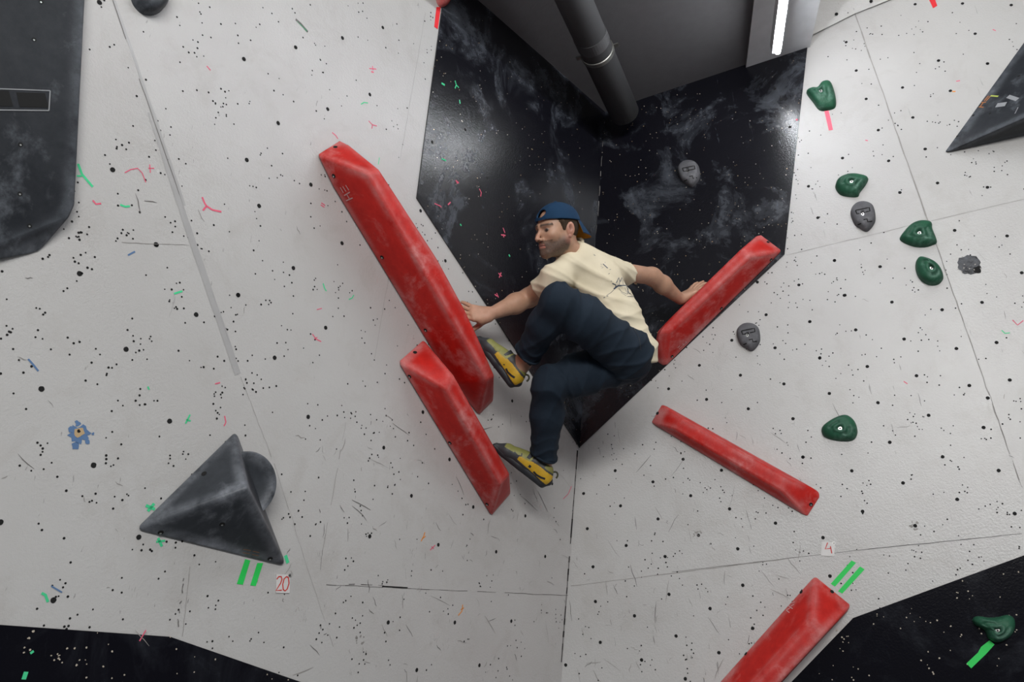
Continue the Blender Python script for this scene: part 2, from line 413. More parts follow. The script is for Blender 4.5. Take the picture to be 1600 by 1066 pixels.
# chalk pen scribbles
def crop(x0, y0, s, pts): return [(x0+x/s, y0+y/s) for x, y in pts]
PEN = [
 ('pink', [(316,308),(320,318),(323,322)], .006), ('pink', [(323,322),(317,329)], .006), ('pink', [(323,322),(332,328),(346,331)], .006),
 ('pink', [(502,317),(508,321)], .004), ('pink', [(501,320),(507,324)], .004),
 ('pink', [(519,207),(525,212),(528,217)], .004), ('pink', [(576,189),(582,195),(589,197)], .004), ('pink', [(582,195),(581,201)], .004),
 ('pink', [(577,107),(588,108)], .004), ('pink', [(580,112),(584,113)], .006), ('pink', [(582,103),(583,110)], .004),
 ('pink', [(323,103),(329,110)], .004), ('pink', [(195,270),(204,265),(215,263),(222,270),(228,285)], .003), ('pink', [(234,257),(235,270)], .003), ('pink', [(232,263),(241,263)], .003),
 ('pink', [(145,313),(150,319),(158,318)], .005), ('pink', [(488,522),(494,530),(502,534)], .004), ('pink', [(496,527),(491,530)], .003),
 ('pink', [(495,484),(503,482)], .003), ('pink', [(336,600),(344,598)], .004), ('pink', [(351,650),(353,660),(350,666)], .004),
 ('pink', [(218,1002),(228,985)], .004), ('pink', [(672,860),(680,852)], .004), ('pink', [(674,854),(678,858)], .003),
 ('green_pen', [(122,256),(128,272),(145,292)], .007), ('green_pen', [(120,275),(128,275)], .005), ('green_pen', [(188,320),(196,323),(203,322)], .006),
 ('green_pen', [(564,163),(569,160),(575,161)], .004), ('green_pen', [(591,257),(593,246)], .003), ('green_pen', [(505,443),(507,450),(510,455)], .005), ('green_pen', [(545,468),(550,466),(553,461)], .004),
 ('green_pen', [(272,459),(285,455)], .006), ('green_pen', [(231,604),(233,609)], .005), ('green_pen', [(290,662),(297,648)], .005), ('green_pen', [(291,656),(298,658)], .005),
 ('green_pen', [(65,927),(71,930),(75,941)], .007), ('green_pen', [(37,1062),(41,1050)], .011), ('green_pen', [(49,1018),(51,1021)], .009),
 ('green_pen', [(228,790),(242,796)], .009), ('green_pen', [(231,799),(241,787)], .009), ('green_pen', [(247,841),(253,854)], .008), ('green_pen', [(244,847),(258,845)], .006), ('green_pen', [(446,868),(450,880)], .012),
 ('orange_pen', [(658,846),(662,838),(664,832)], .005), ('orange_pen', [(660,842),(665,838)], .004), ('orange_pen', [(716,962),(722,955),(723,945)], .005), ('orange_pen', [(720,953),(725,950)], .004),
 ('blue_pen', [(44,561),(52,570),(60,580)], .005), ('blue_pen', [(200,399),(211,393)], .005), ('blue_pen', [(80,916),(97,926)], .004), ('scuff', [(462,30),(470,37),(481,50)], .009), ('green_pen', [(464,33),(480,49)], .003),
 ('pink', [(1494,127),(1500,126)], .005), ('orange_pen', [(1488,143),(1493,143)], .007), ('pink', [(1582,500),(1590,508),(1599,501)], .004), ('green_pen', [(1565,516),(1570,521),(1578,520)], .004), ('pink', [(1412,596),(1418,600)], .004), ('pink', [(1352,219),(1356,220)], .005),
 ('pink', [(1551,46),(1556,48)], .004), ('pink', [(888,772),(893,760)], .004), ('pink', [(880,780),(888,772)], .003),
 # on the black corner
 ('green_pen', [(711,126),(713,133),(711,138)], .006), ('green_pen', [(713,133),(717,137)], .005), ('green_pen', [(690,130),(695,133)], .009), ('green_pen', [(718,156),(719,162)], .005), ('green_pen', [(690,248),(697,251)], .006),
 ('pink', [(712,282),(717,286)], .007), ('pink', [(715,284),(714,287)], .006), ('pink', [(679,318),(688,322),(690,324)], .005), ('pink', [(700,320),(704,316)], .006), ('pink', [(749,295),(752,301),(751,307)], .005), ('pink', [(786,356),(789,364)], .005), ('pink', [(783,367),(790,368)], .006), ('pink', [(787,366),(787,371)], .006),
 ('pink', [(779,427),(784,432)], .006), ('pink', [(783,426),(780,434)], .006), ('pink', [(773,460),(777,463)], .006), ('pink', [(776,458),(779,465)], .005), ('green_pen', [(795,398),(797,401)], .008), ('green_pen', [(719,350),(721,353)], .007), ('pink', [(1244,186),(1246,188)], .009),
]
for m, p, wd in PEN: stroke(p, wd, m)
# scuffs and scratches
sr = random.Random(5)
for k in range(230):
    x, y = sr.uniform(480, 1250), sr.uniform(650, 1060)
    if k % 3 == 0: x, y = sr.uniform(0, 1600), sr.uniform(300, 1060)
    if zone(x, y) != 'w': continue
    a = sr.gauss(-1.2, .5) if sr.random() < .7 else sr.uniform(-3, 3); L = sr.choice((6, 10, 14, 22, 34))
    pts = [(x+cos(a)*L*t+sr.gauss(0, .7), y-sin(a)*L*t+sr.gauss(0, .7)) for t in (0, .33, .66, 1)]
    stroke(pts, sr.uniform(.001, .0032), 'scuff' if sr.random() < .5 else 'pale', True)
for k in range(46):    # rubbed patches made of short parallel scratches
    x, y = sr.choice([(510, 860), (560, 1000), (640, 900), (700, 1010), (905, 740), (1060, 570), (1110, 600), (960, 560), (1000, 960), (250, 1000), (480, 960), (800, 870)])
    x += sr.gauss(0, 22); y += sr.gauss(0, 26)
    if zone(x, y) != 'w': continue
    for j in range(sr.randint(3, 6)):
        xx, yy = x+sr.gauss(0, 3), y+sr.gauss(0, 4)
        stroke([(xx, yy), (xx+sr.gauss(1, 1.2), yy-sr.uniform(3, 8))], sr.uniform(.0008, .002), 'scuff' if sr.random() < .35 else 'pale', True)
# seams
def polyjit(a, b, n, j, r=sr): return [(a[0]+(b[0]-a[0])*t/n+r.gauss(0, j), a[1]+(b[1]-a[1])*t/n+r.gauss(0, j)) for t in range(n+1)]
def lseam(a, b, wd, mat, n=14, j=.3, gap=0):
    P = polyjit(a, b, n, j)
    for i in range(n):
        if sr.random() >= gap: stroke([P[i], P[i+1]], wd*sr.uniform(.6, 1.3), mat)
lseam((510, 914), (892, 931), .0016, 'seam', 26, .3, .1)
stroke([(597, 916.5), (637, 918.8)], .005, 'hole')
lseam((545, 913), (600, 915), .002, 'seam', 6, .3, .3)
lseam((190, 379), (296, 383), .0015, 'pale', 10, .3)
lseam((665, 20), (625, 250), .0018, 'pale', 14, .4)
lseam((608, 430), (585, 560), .0012, 'pale', 9, .4)
lseam((540, 660), (504, 860), .0016, 'pale', 14, .5, .15); lseam((504, 860), (500, 890), .0016, 'scuff', 5, .5)
lseam((289, 890), (276, 990), .003, 'scuff', 22, .8, .45); lseam((297, 885), (285, 995), .0014, 'pale', 9, .3)
lseam((892, 916), (1250, 871), .0022, 'pale', 22, .2); lseam((1050, 894), (1340, 860), .0016, 'seam', 16, .2); lseam((1340, 860), (1597, 834), .0022, 'seam', 16, .2)
lseam((1228, 399), (1453, 345), .0022, 'pale', 12, .2); lseam((1455, 345), (1600, 311), .0014, 'pale', 8, .2)
lseam((1336, 22), (1452, 351), .0055, 'pale', 24, .3); lseam((1452, 351), (1592, 750), .0035, 'pale', 30, .5, .05); lseam((1452, 351), (1597, 762), .0014, 'scuff', 30, .5, .35)
# filled fold on the left wall
for wv, mt, off, a, b in ((.022, 'filler', -3, .30, 1.0), (.008, 'filler', 4, 0., .55), (.0022, 'scuff', 1, 0., 1.0)):
    P = [(175+200*t+off+sr.gauss(0, .3), 585*t+sr.gauss(0, .3)) for t in np.linspace(a, b, 20)]
    for i in range(19):
        if mt == 'scuff' and sr.random() < .25: continue
        stroke([P[i], P[i+1]], wv*(min(1, .3+i*.09) if wv > .02 else 1), mt)
lseam((376, 588), (432, 735), .0013, 'pale', 14, .5, .1); lseam((432, 735), (520, 1010), .001, 'pale', 14, .6, .15)
# blue chipped patch with a screw hole
mb, pl, lf, z = surf(123, 680)
r2 = random.Random(3)
disc(mb, hit(pl, 124, 677, .001), pl[1], .024, MI['blue_pen'], 18, .35, r2)
for a, b, c in ((123,690,.008),(118,697,.009),(136,676,.009),(137,690,.006),(112,672,.008),(122,662,.008),(145,678,.004)): disc(mb, hit(pl, a, b, .0012), pl[1], c, MI['blue_pen'], 9, .4, r2)
disc(mb, hit(pl, 123, 676, .0016), pl[1], .014, MI['tan'], 12, .2, r2); disc(mb, hit(pl, 123, 674, .002), pl[1], .0045, MI['hole'], 8, .3, r2)
# black blot on the right wall
mb, pl, lf, z = surf(1516, 413)
disc(mb, hit(pl, 1514, 414, .001), pl[1], .048, MI['black'], 26, .12, r2); disc(mb, hit(pl, 1527, 422, .0012), pl[1], .018, MI['hole'], 12, .3, r2)
for i in range(9): disc(mb, hit(pl, 1514+r2.gauss(0, 9), 414+r2.gauss(0, 9), .0016), pl[1], .0035, MI['pale'], 6, .4, r2)
for x, y in ((1091,837),(1430,822),(343,782),(563,1000)):
    mb, pl, lf, z = surf(x, y)
    for i in range(8):
        a = r2.uniform(0, 6.28); q = r2.uniform(5, 8); disc(mb, hit(pl, x+q*cos(a), y+q*sin(a), .0006), pl[1], r2.uniform(.003, .006), MI['pale'], 7, .4, r2)
# corner crack
for i in range(34):
    t0, t1 = i/34, (i+1)/34
    if sr.random() < .12: continue
    xc = lambda t: 905-.0762*(4+331*t)-2.2
    stroke([(xc(t0), 704+331*t0), (xc(t1), 704+331*t1)], sr.choice((.006, .008, .011, .004)), 'hole')
lseam((944, 190), (934, 345), .0022, 'pale', 20, .25, .3)
lseam((932, 352), (906, 690), .0014, 'scuff', 20, .25, .2)

oL = tag(wL.build('wall_left', WMATS), kind='structure'); oL2 = tag(wL2.build('wall_left_outer', WMATS), kind='structure')
oR = tag(wR.build('wall_right', WMATS), kind='structure'); oR2 = tag(wR2.build('wall_right_outer', WMATS), kind='structure')
BM = ['black']+WMATS[1:]
BM2 = ['black_low']+BM[1:]
bL.build('black_panel', BM, oL); bL2.build('black_panel', BM2, oL2); bR.build('black_panel', BM, oR); bLow.build('black_panel', BM2, oL); bRow.build('black_panel', BM2, oR)

# steeper white panel over the top of the right wall
mb = MB()
a, b, c = hit(PR, 1264, 57, .01), hit(PR, 1336, 21, .01), hit(PR2, 1520, -52, .01)
v = np.array([-.06, -.28, .75])
v2 = np.array([.05, -.28, .75])
mb.quad(a, b, b+v2, a+v); mb.quad(b, c, c+v2, b+v2)
nn = unit(np.cross(b-a, v)); nn = nn*(-np.sign(nn@_f))
for x, y, r in ((1307, 22, .009), (1361, 2, .009), (1325, 20, .003)):
    q = hit((a, nn), x, y, .002); disc(mb, q, nn, r, 1)
tag(mb.build('wall_upper', ['white', 'hole']), kind='structure')

# ------------------------------------------------------------------ ceiling, beam, pipe, lamp
def line_at(P, h, s): return P+h*s
cL = at_z(C0, CD, ZC)
zb = hit(PR, 1180, 102)[2]            # underside of the beam
bl0 = at_z(hit(PR, 1165, 110), ray(1165, 110), zb); br0 = hit(PR, 1262, 62); br0[2] = zb
br0 = br0 + 0
bdir = ray(1050, 1030); bdir[2] = 0; bdir = -unit(bdir)     # the beam runs away from the wall, towards the viewer
bl1 = bl0+bdir*4.2; br1 = br0+bdir*4.2
mb = MB()
Ltop = [cL, cL-HL*3.4]
Rend = cL+HR*((bl0-cL)@HR+.02)
rb1 = Rend+bdir*4.6
YF = 2.35      # front edge of the low ceiling
kL = (cL[1]-YF)/HL[1]; kR = (Rend[1]-YF)/-bdir[1]
poly = [cL, Rend, Rend+bdir*kR, cL-HL*kL]
poly = [np.array([p[0], p[1], ZC]) for p in poly]
slab(mb, poly, [0, 0, 1], .12)
tag(mb.build('ceiling', 'ceiling'), kind='structure')
mb = MB(); up = np.array([0, 0, 1.])
H = .14
for q in (0,):
    vs = [bl0, br0, br1, bl1]; vs = vs+[p+up*H for p in vs]
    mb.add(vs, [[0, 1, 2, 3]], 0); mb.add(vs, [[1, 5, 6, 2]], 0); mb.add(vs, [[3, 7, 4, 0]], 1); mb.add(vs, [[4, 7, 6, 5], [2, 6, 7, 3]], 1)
tag(mb.build('trim_1', ['beam', 'beam_shade']), kind='structure')
mb = MB()   # high ceiling right of the beam
hp = [br0+bdir*.6+up*1.05, np.array([5.2, 2.4, zb+1.05]), np.array([5.2, 3.6, zb+1.05]), br0+up*1.05+np.array([0, .3, 0])]
slab(mb, hp, [0, 0, 1], .1); tag(mb.build('ceiling_high', 'ceiling'), kind='structure')
mb = MB(); s = 6.0
slab(mb, [np.array(p) for p in ((-3.5, -3.5, -.3), (6, -3.5, -.3), (6, 5, -.3), (-3.5, 5, -.3))], [0, 0, 1], .3)
tag(mb.build('floor', 'mat'), kind='structure')

def on_z(x, y, z):
    d = ray(x, y); return CAM+d*((z-CAM[2])/d[2])
lz = zb-.20
la, lb = on_z(1215, 82, lz), on_z(1225.5, 5, lz)
ld = unit(lb-la)
lamp = empty('tube_light', la); tag(lamp, 'lit white fluorescent tube running along the underside of the white beam', 'lamp')
mb = MB(); tube(mb, [la, la+ld*1.5, la+ld*3.0], .013, 0, 14); mb.build('tube', 'tube', lamp, True)
mb = MB()
sd = unit(np.cross(ld, up))
vs = [la-ld*.02+sd*.022+up*.016, la-ld*.02-sd*.022+up*.016, la+ld*3.02-sd*.022+up*.016, la+ld*3.02+sd*.022+up*.016]
slab(mb, vs, up, .058); mb.build('housing', 'beam', lamp)
for q_ in (.35, 1.5, 2.65):
    mb = MB(); tube(mb, [la+ld*q_+up*.06, la+ld*q_+up*.20], .004, 0, 8); mb.build('hanger', 'metal', lamp)

# pipe
pz = ZC-.14
pa = on_z(972, 168, pz); pb = on_z(897, 0, pz); pd = unit(pb-pa)
pa2 = pa-pd*.05
pipe = empty('ceiling_pipe', pa2); tag(pipe, 'dark grey drain pipe hung under the ceiling above the black corner', 'pipe')
mb = MB(); tube(mb, [pa2, pa2+pd*1.5, pa2+pd*4.2], .082, 0, 40); o = mb.build('pipe', 'pipe', pipe, True)
cp = on_z(932, 82, pz); cp = pa+pd*((cp-pa)@pd)
mb = MB(); sd = unit(np.cross(pd, up))
tube(mb, [cp-pd*.012, cp+pd*.012], .087, 0, 40, False); tube(mb, [cp+pd*.012, cp+pd*.014], [.087, .083], 0, 40, False); tube(mb, [cp-pd*.014, cp-pd*.012], [.083, .087], 0, 40, False)
for sg in (-1, 1):
    mb2 = MB(); q = cp+sd*sg*.098; slab(mb2, [q-pd*.012-sd*.014, q+pd*.012-sd*.014, q+pd*.012+sd*.014, q-pd*.012+sd*.014], up, .005); mb2.build('clamp_tab', 'clamp', pipe); mb2 = MB(); tube(mb2, [q-up*.012, q+up*.02], .006, 0, 8); mb2.build('clamp_bolt', 'clamp', pipe)
mb.build('clamp', 'clamp', pipe)
mb = MB(); tube(mb, [pa+pd*.55, pa+pd*.62], .0845, 0, 40); mb.build('joint_ring', 'pipe', pipe)

# ------------------------------------------------------------------ volumes
def hull(name, pts, mat, bevel, label, cat='climbing volume', group=None, seg_=4):
    pts = np.array(pts); bm = bmesh.new()
    for p in pts: bm.verts.new(V(p-pts.mean(0)))
    r = bmesh.ops.convex_hull(bm, input=bm.verts)
    junk = list({e for e in r['geom_interior']+r['geom_unused'] if isinstance(e, bmesh.types.BMVert)})
    if junk: bmesh.ops.delete(bm, geom=junk, context='VERTS')
    bmesh.ops.dissolve_limit(bm, angle_limit=radians(5), verts=bm.verts, edges=bm.edges)
    ed = [e for e in bm.edges if len(e.link_faces) == 2 and e.calc_face_angle(0) > radians(9)]
    bmesh.ops.bevel(bm, geom=ed, offset=bevel, segments=seg_, profile=.5, affect='EDGES', clamp_overlap=True)
    bmesh.ops.recalc_face_normals(bm, faces=bm.faces)
    me = bpy.data.meshes.new(name); bm.to_mesh(me); bm.free(); me.materials.append(MAT[mat])
    for p in me.polygons: p.use_smooth = True
    me.set_sharp_from_angle(angle=radians(35))
    o = bpy.data.objects.new(name, me); COL.objects.link(o); o.location = V(pts.mean(0))
    if label: tag(o, label, cat, group)
    return o
def foot(pl, p): P, n = pl; return p-n*((p-P)@n)
def volume(pl, base, top, mat, bevel, label, out=.0, name='climbing_volume', sink=.004, group=None):
    b = [hit(pl, x, y, .001) for x, y in base]; t = [hit(pl, x, y, h) for x, y, h in top]
    cen = sum(b)/len(b); extra = []
    for p in t:
        q = foot(pl, p)+pl[1]*.001; extra.append(q)
    return hull(name, b+t+extra, mat, bevel, label, group=group)
def decals(o, name, mat, strokes, wd, lift=.0018, label=None):
    cast = raycaster(o); mb = MB()
    for st in strokes:
        w_ = wd
        if isinstance(st, dict): w_ = st['w']; st = st['p']
        P, N = [], []
        for i in range(len(st)-1):
            (x0, y0), (x1, y1) = st[i], st[i+1]; k = max(1, int(sqrt((x1-x0)**2+(y1-y0)**2)/3))
            for j in range(k+(i == len(st)-2)):
                p, n = cast(x0+(x1-x0)*j/k, y0+(y1-y0)*j/k, lift)
                if p is not None: P.append(p); N.append(n)
        if len(P) > 1: ribbon(mb, P, N, w_, 0)
    if mb.v: 
        q = mb.build(name, mat, o)
        if label: q['label'] = label
        return q
def bolts(o, L, r=.0085):
    cast = raycaster(o)
    for x, y in L:
        p, n = cast(x, y, .0012)
        if p is None: continue
        mb = MB(); disc(mb, p, n, r, 0, 14); disc(mb, p+n*.0006+np.array([0, 0, -r*.3]), n, r*.42, 1, 8)
        mb.build('bolt_hole', ['hole', 'metal'], o)
h1 = .20
v1 = volume(PL, [(494, 241), (533, 216), (748, 650), (772, 626)],
  [(574, 271, h1), (588, 283, h1), (622, 336, h1), (687, 433, h1), (726, 500, h1), (740, 539, h1), (761, 594, h1*.98),
   (592, 264, h1), (600, 275, h1), (643, 341, h1), (687, 410, h1), (724, 479, h1), (748, 530, h1), (773, 588, h1*.9)], 'red', .012,
  'long curved red volume on the left wall, under the climber\'s left hand')
bolts(v1, [(524, 230), (521.5, 275), (597, 402), (665, 516)])
def logo(o, ox, oy, s, ang, mat, wd):
    c, sn = cos(ang), sin(ang)
    S = [[(-9, -5), (-9, 5)], [(-5, -5), (-5, 5)], [(-1, -5), (-1, 5)], [(4, -6), (4, 6)], [(10, -6), (10, 6)], [(-1, 0), (10, 0)]]
    decals(o, 'logo', mat, [[(ox+s*(x*c-y*sn), oy+s*(x*sn+y*c)) for x, y in t] for t in S], wd, label='printed logo of three bars joined to a letter H')
S1 = [[(532, 292.5), (537, 301)], [(536, 291), (541, 299)], [(540.5, 289), (545.5, 297)], [(538, 305.5), (547, 300)], [(541, 313.5), (551.5, 309)], [(541.5, 302), (546.5, 311)]]
decals(v1, 'logo', 'logo', S1, .0042, label='pale logo of three bars joined to a letter H')
h2 = .17
v2_ = volume(PL, [(620, 565), (661, 529), (767, 808), (799, 771)],
  [(696, 608, h2), (782, 757, h2*.95), (708, 585, h2), (797, 741, h2*.9)], 'red', .012,
  'shorter red volume overlapping below the long one, under the climber\'s lower foot')
bolts(v2_, [(648.5, 551), (640, 588), (703, 692), (761, 788)])
h3 = .15
v3 = volume(PR, [(1187, 364), (1224.5, 392), (1039, 576), (1021, 563)],
  [(1173, 401, h3), (1046, 520, h3), (1158, 389, h3), (1024.5, 519, h3)], 'red', .014,
  'red volume on the black corner panel pushed by the climber\'s right hand')
bolts(v3, [(1200, 378.5), (1204.5, 406), (1127, 482), (1050, 557)])
decals(v3, 'logo', 'logo', [[(1058.5, 543.5), (1062.5, 540)], [(1060.5, 545.5), (1065, 541.5)], [(1062.5, 547), (1067, 543.5)], [(1066, 536.5), (1071.5, 541.5)], [(1070.5, 533), (1075, 538)], [(1066, 540), (1072, 535)]], .0032, label='faint logo of three bars joined to a letter H')
h4 = .075
v4 = volume(PR, [(1034, 630), (1015.5, 661), (1283, 777), (1262, 810), (1281, 768)],
  [(1055, 671, h4), (1221, 768, h4), (1066, 654, h4), (1229, 746, h4)], 'red', .012,
  'narrow red bar volume alone on the right white wall')
bolts(v4, [(1027.5, 646), (1267, 788.5)])
h5 = .14
v5 = volume(PR, [(1273, 897), (1333, 946), (1122, 1066), (1030, 1170), (1140, 1151)],
  [(1266, 968, h5), (1116, 1136, h5), (1291, 990, h5), (1137, 1156, h5)], 'red', .014,
  'chalk-smeared red volume at the bottom edge beneath the card numbered 4')
bolts(v5, [(1300, 925), (1252, 925.5), (1165.5, 1022)])
decals(v5, 'logo', 'logo', [[(1233, 944), (1242, 941)], [(1231, 941), (1239, 935)], [(1236, 948), (1241, 945)], [(1226, 952), (1234, 958)], [(1232, 947), (1239, 952)], [(1229, 954), (1236, 950)]], .0042, label='pale logo of three bars joined to a letter H')
# charcoal pyramid and the round dish behind it
pyr = volume(PL2, [(205, 829), (368, 670), (450, 889)], [(387, 763, .20)], 'grey_vol', .014,
  'charcoal pyramid volume on the left wall above the card numbered 20')
bolts(pyr, [(319, 740.5), (251, 832), (347, 819), (422, 873)])
decals(pyr, 'logo', 'logo_brown', [[(380, 858), (392, 860)], [(379, 863), (390, 865)], [(395, 861), (405, 863)], [(394, 866), (404, 868)]], .002, label='faint brown print')
mb = MB(); cc = hit(PL2, 370, 757, .001); n = PL2[1]; a_, b_ = basis(n)
prof = [(.104, 0), (.104, .062), (.100, .070), (.094, .071), (.087, .066), (.05, .050), (0, .045)]
K = 56; vs, fs = [], []
for i, (rr, hh) in enumerate(prof):
    for j in range(K):
        t = 2*pi*j/K; vs.append(cc+(a_*cos(t)+b_*sin(t))*max(rr, .001)+n*hh)
for i in range(len(prof)-1):
    for j in range(K): fs.append([i*K+j, i*K+(j+1) % K, (i+1)*K+(j+1) % K, (i+1)*K+j])
mb.add(vs, fs)
dish = mb.build('round_hold', 'grey_vol', None, True); dish.data.set_sharp_from_angle(angle=radians(50))
tag(dish, 'round charcoal dish hold half hidden behind the pyramid volume', 'climbing hold')
# black volumes at the frame edges
bt = .035
vtl = volume(PL2, [(60, 395)], [(136, -60, bt), (135, 60, bt), (128, 170, bt), (117, 320, bt), (108, 340, bt), (0, 387, bt), (-90, 420, bt), (-90, -60, bt)], 'black_vol', .006,
  'large flat black volume with square pockets at the upper left')
bolts(vtl, [(46, 353), (32, 226), (31, 303), (64, 3), (53, 62)], .006)
decals(vtl, 'pocket', 'hole', [{'p': [(-30, 154), (17, 154)], 'w': .042}, {'p': [(28, 156), (73, 157)], 'w': .040}], .04, .001)
decals(vtl, 'pocket_rim', 'logo_grey', [[(-30, 138), (78, 142)], [(78, 142), (76, 173)], [(-30, 172), (76, 173)]], .003, .002)
vtr = volume(PR2, [(1472, 241), (1740, -130), (1740, 181)], [(1720, 131, .30)], 'black_vol', .010,
  'dark pointed volume with an orange-brown logo at the upper right')
bolts(vtr, [(1496, 213), (1521, 180.5), (1547, 177.5), (1592, 119)], .006)
decals(vtr, 'logo', 'logo_brown', [[(1534, 156), (1541, 149)], [(1538, 158), (1545, 150)], [(1541, 158), (1548, 150.5)], [(1526, 167), (1537, 168)], [(1530, 161), (1541, 160)], [(1531, 168), (1537, 160)]], .006, label='orange-brown logo of bars and a letter H')
for st_ in ({'p': [(1557, 165), (1572, 163)], 'w': .026}, {'p': [(1575, 151), (1590, 156)], 'w': .02}, {'p': [(1586, 178), (1591, 168)], 'w': .004}): decals(vtr, 'sticker_residue', 'logo_grey', [st_], .01)
decals(vtr, 'sticker_residue', 'logo_lime', [{'p': [(1548, 150), (1560, 151)], 'w': .008}], .01)

# ------------------------------------------------------------------ bolt-on holds
def hold(name, x, y, outline, hgt, mat, label, groove=0, boltxy=None, flat=.55, lobes=None, cat='climbing hold', group=None):
    pl = plane_at(x, y); mbb, pl, lf, z = surf(x, y)
    n = pl[1]; c = hit(pl, x, y, lf-.0008)
    K = 72; k = len(outline)
    O = [hit(pl, px, py, lf-.0008)-c for px, py in outline]
    out = []
    for j in range(K):      # Catmull-Rom through the outline
        u_ = j*k/K; i = int(u_); t = u_-i
        p0, p1, p2, p3 = O[(i-1) % k], O[i % k], O[(i+1) % k], O[(i+2) % k]
        out.append(.5*((2*p1)+(-p0+p2)*t+(2*p0-5*p1+4*p2-p3)*t*t+(-p0+3*p1-3*p2+p3)*t**3))
    R = 22; vs, fs = [], []
    for i in range(R+1):
        s = 1-i/R
        for j in range(K):
            th = 2*pi*j/K
            hh = hgt*(1-max(0, s-.02)**(1/flat*2.2))**.62 if s < 1 else 0
            if groove == 1:
                arc = max(0, sin(2*th+.6))
                hh -= .16*hgt*np.exp(-((s-.52)/.10)**2)*min(1, arc*2.2)
                hh += .10*hgt*np.exp(-((s-.30)/.08)**2)
            if s < .16: hh -= .45*hgt*(1-(s/.16)**4)*.8
            hh *= 1+(.16*cos(th*2+x) if groove == 1 else .04*cos(th*3+x))*s
            vs.append(c+out[j]*max(s, .004)+n*hh)
    for i in range(R):
        for j in range(K): fs.append([i*K+j, i*K+(j+1) % K, (i+1)*K+(j+1) % K, (i+1)*K+j])
    fs.append([R*K+j for j in range(K)])
    root = empty(name, c); tag(root, label, cat, group)
    hb = mk('hold_body', vs, fs, mat, None, root, True)
    mb = MB(); bc = c+n*(hgt*.62)
    disc(mb, bc+n*.001, n, .0135, 1, 20); tube(mb, [bc+n*.0, bc+n*.006], .0085, 0, 16); disc(mb, bc+n*.0062, n, .004, 1, 6)
    mb.build('bolt', ['metal', 'hole'], root, False)
    return root, hb
gh = 'green_hold'
hold('green_hold', 1283, 148, [(1260,146),(1266,140),(1277,139),(1286,130),(1298,130),(1305,148),(1306,166),(1298,172),(1281,173),(1270,160)], .045, gh, 'green dished hold beside the top of the black corner, over pink tape', 1)
hold('green_hold', 1331, 289, [(1305,293),(1310,281),(1325,274),(1340,273),(1356,278),(1353,289),(1344,301),(1340,308),(1325,308),(1312,304)], .045, gh, 'green bean-shaped hold directly above the grey hold', 1)
hold('green_hold', 1436, 369, [(1406,375),(1413,362),(1425,351),(1440,346),(1455,348),(1457,358),(1464,378),(1456,384),(1443,387),(1425,385)], .045, gh, 'green fin-shaped hold on the fold of the right wall', 1)
hold('green_hold', 1455, 424, [(1431,410),(1436,403),(1446,405),(1460,411),(1470,421),(1474,435),(1466,445),(1452,446),(1438,438),(1431,424)], .05, gh, 'green rounded hold just below the fin-shaped one, left of the black blot', 1)
hold('green_hold', 1313, 672, [(1284,669),(1296,658),(1312,650),(1324,649),(1335,658),(1340,674),(1335,687),(1322,690),(1302,688),(1287,682)], .04, gh, 'green drop-shaped hold alone right of the narrow red bar', 1)
hold('green_hold', 1557, 986, [(1519,969),(1526,963),(1545,965),(1560,964),(1575,961),(1585,968),(1585,985),(1575,998),(1558,1004),(1544,998),(1538,985),(1524,977)], .05, gh, 'green hold on the lower black panel with green tape below', 1)
GO = [(-17,-7),(-9,-18),(4,-20),(15,-14),(18,2),(15,12),(6,21),(-3,17),(-12,10)]
def greyhold(x, y, s, label, lean=0):
    r, body = hold('grey_hold', x, y, [(x+px*s, y+py*s) for px, py in GO], .042, 'grey_hold', label, 0, flat=.4)
    for st in ([(-10, -9), (9, -13), (10, -8), (-8, -4), (-10, -9)], [(1, 4), (6, 3), (7, 7), (13, 6)], [(-7, 11), (-2, 9)]):
        decals(body, 'groove', 'hole', [[(x+a*s, y+b*s) for a, b in st]], .0055, .0012)
greyhold(1076, 272, .98, 'light grey small hold on the black corner panel above the climber')
greyhold(1169, 527, 1.06, 'grey small hold beneath the red volume near the climber\'s right hand')
greyhold(1348, 339, 1.12, 'grey small hold between green holds near the right wall\'s fold')
hold('dark_hold', 232, -2, [(203,-12),(206,4),(214,16),(224,23),(240,24),(254,15),(261,-2),(256,-25),(232,-36),(210,-28)], .05, 'black_vol', 'black rounded hold cut off by the top edge at the left', 0)
hold('red_hold', 688, -4, [(681,-6),(683,6),(689,12),(697,8),(701,-6),(696,-20),(685,-20)], .04, 'red', 'small red hold above red tape at the top edge of black panel', 0)

# ------------------------------------------------------------------ tapes and cards
def tape(pts, mat, label, group=None, lift=0):
    cx = sum(p[0] for p in pts)/len(pts); cy = sum(p[1] for p in pts)/len(pts)
    mb0, pl, lf, z = surf(cx, cy); mb = MB(); slab(mb, [hit(pl, x, y, lf+lift) for x, y in pts], pl[1], .0006)
    return tag(mb.build('tape_strip', mat), label, 'tape', group)
tape([(383,874),(370,912.6),(379.5,914),(391,876)], 'tape_green', 'green tape strip below the pyramid volume, the left one of two')
tape([(402,880),(391,915),(399.5,916),(411,880)], 'tape_green', 'green tape strip below the pyramid volume, nearer the card numbered 20')
tape([(1330.6,876),(1337.5,879.7),(1304.7,917),(1298,912.5)], 'tape_green', 'green tape strip above the bottom red volume, nearer the card numbered 4')
tape([(1343.8,885.3),(1351,890),(1316,928),(1309.5,924)], 'tape_green', 'green tape strip above the bottom red volume, nearer the black panel')
tape([(1546,1001),(1549,1003),(1554,1007.4),(1540,1023),(1517.5,1044.6),(1510,1037),(1528,1020),(1533,1011)], 'tape_green', 'green tape strip slanting down from the hold on lower black panel')
tape([(682,11),(688.5,11),(684,45.6),(678.5,42)], 'tape_red', 'red tape strip under the small red hold at the top edge')
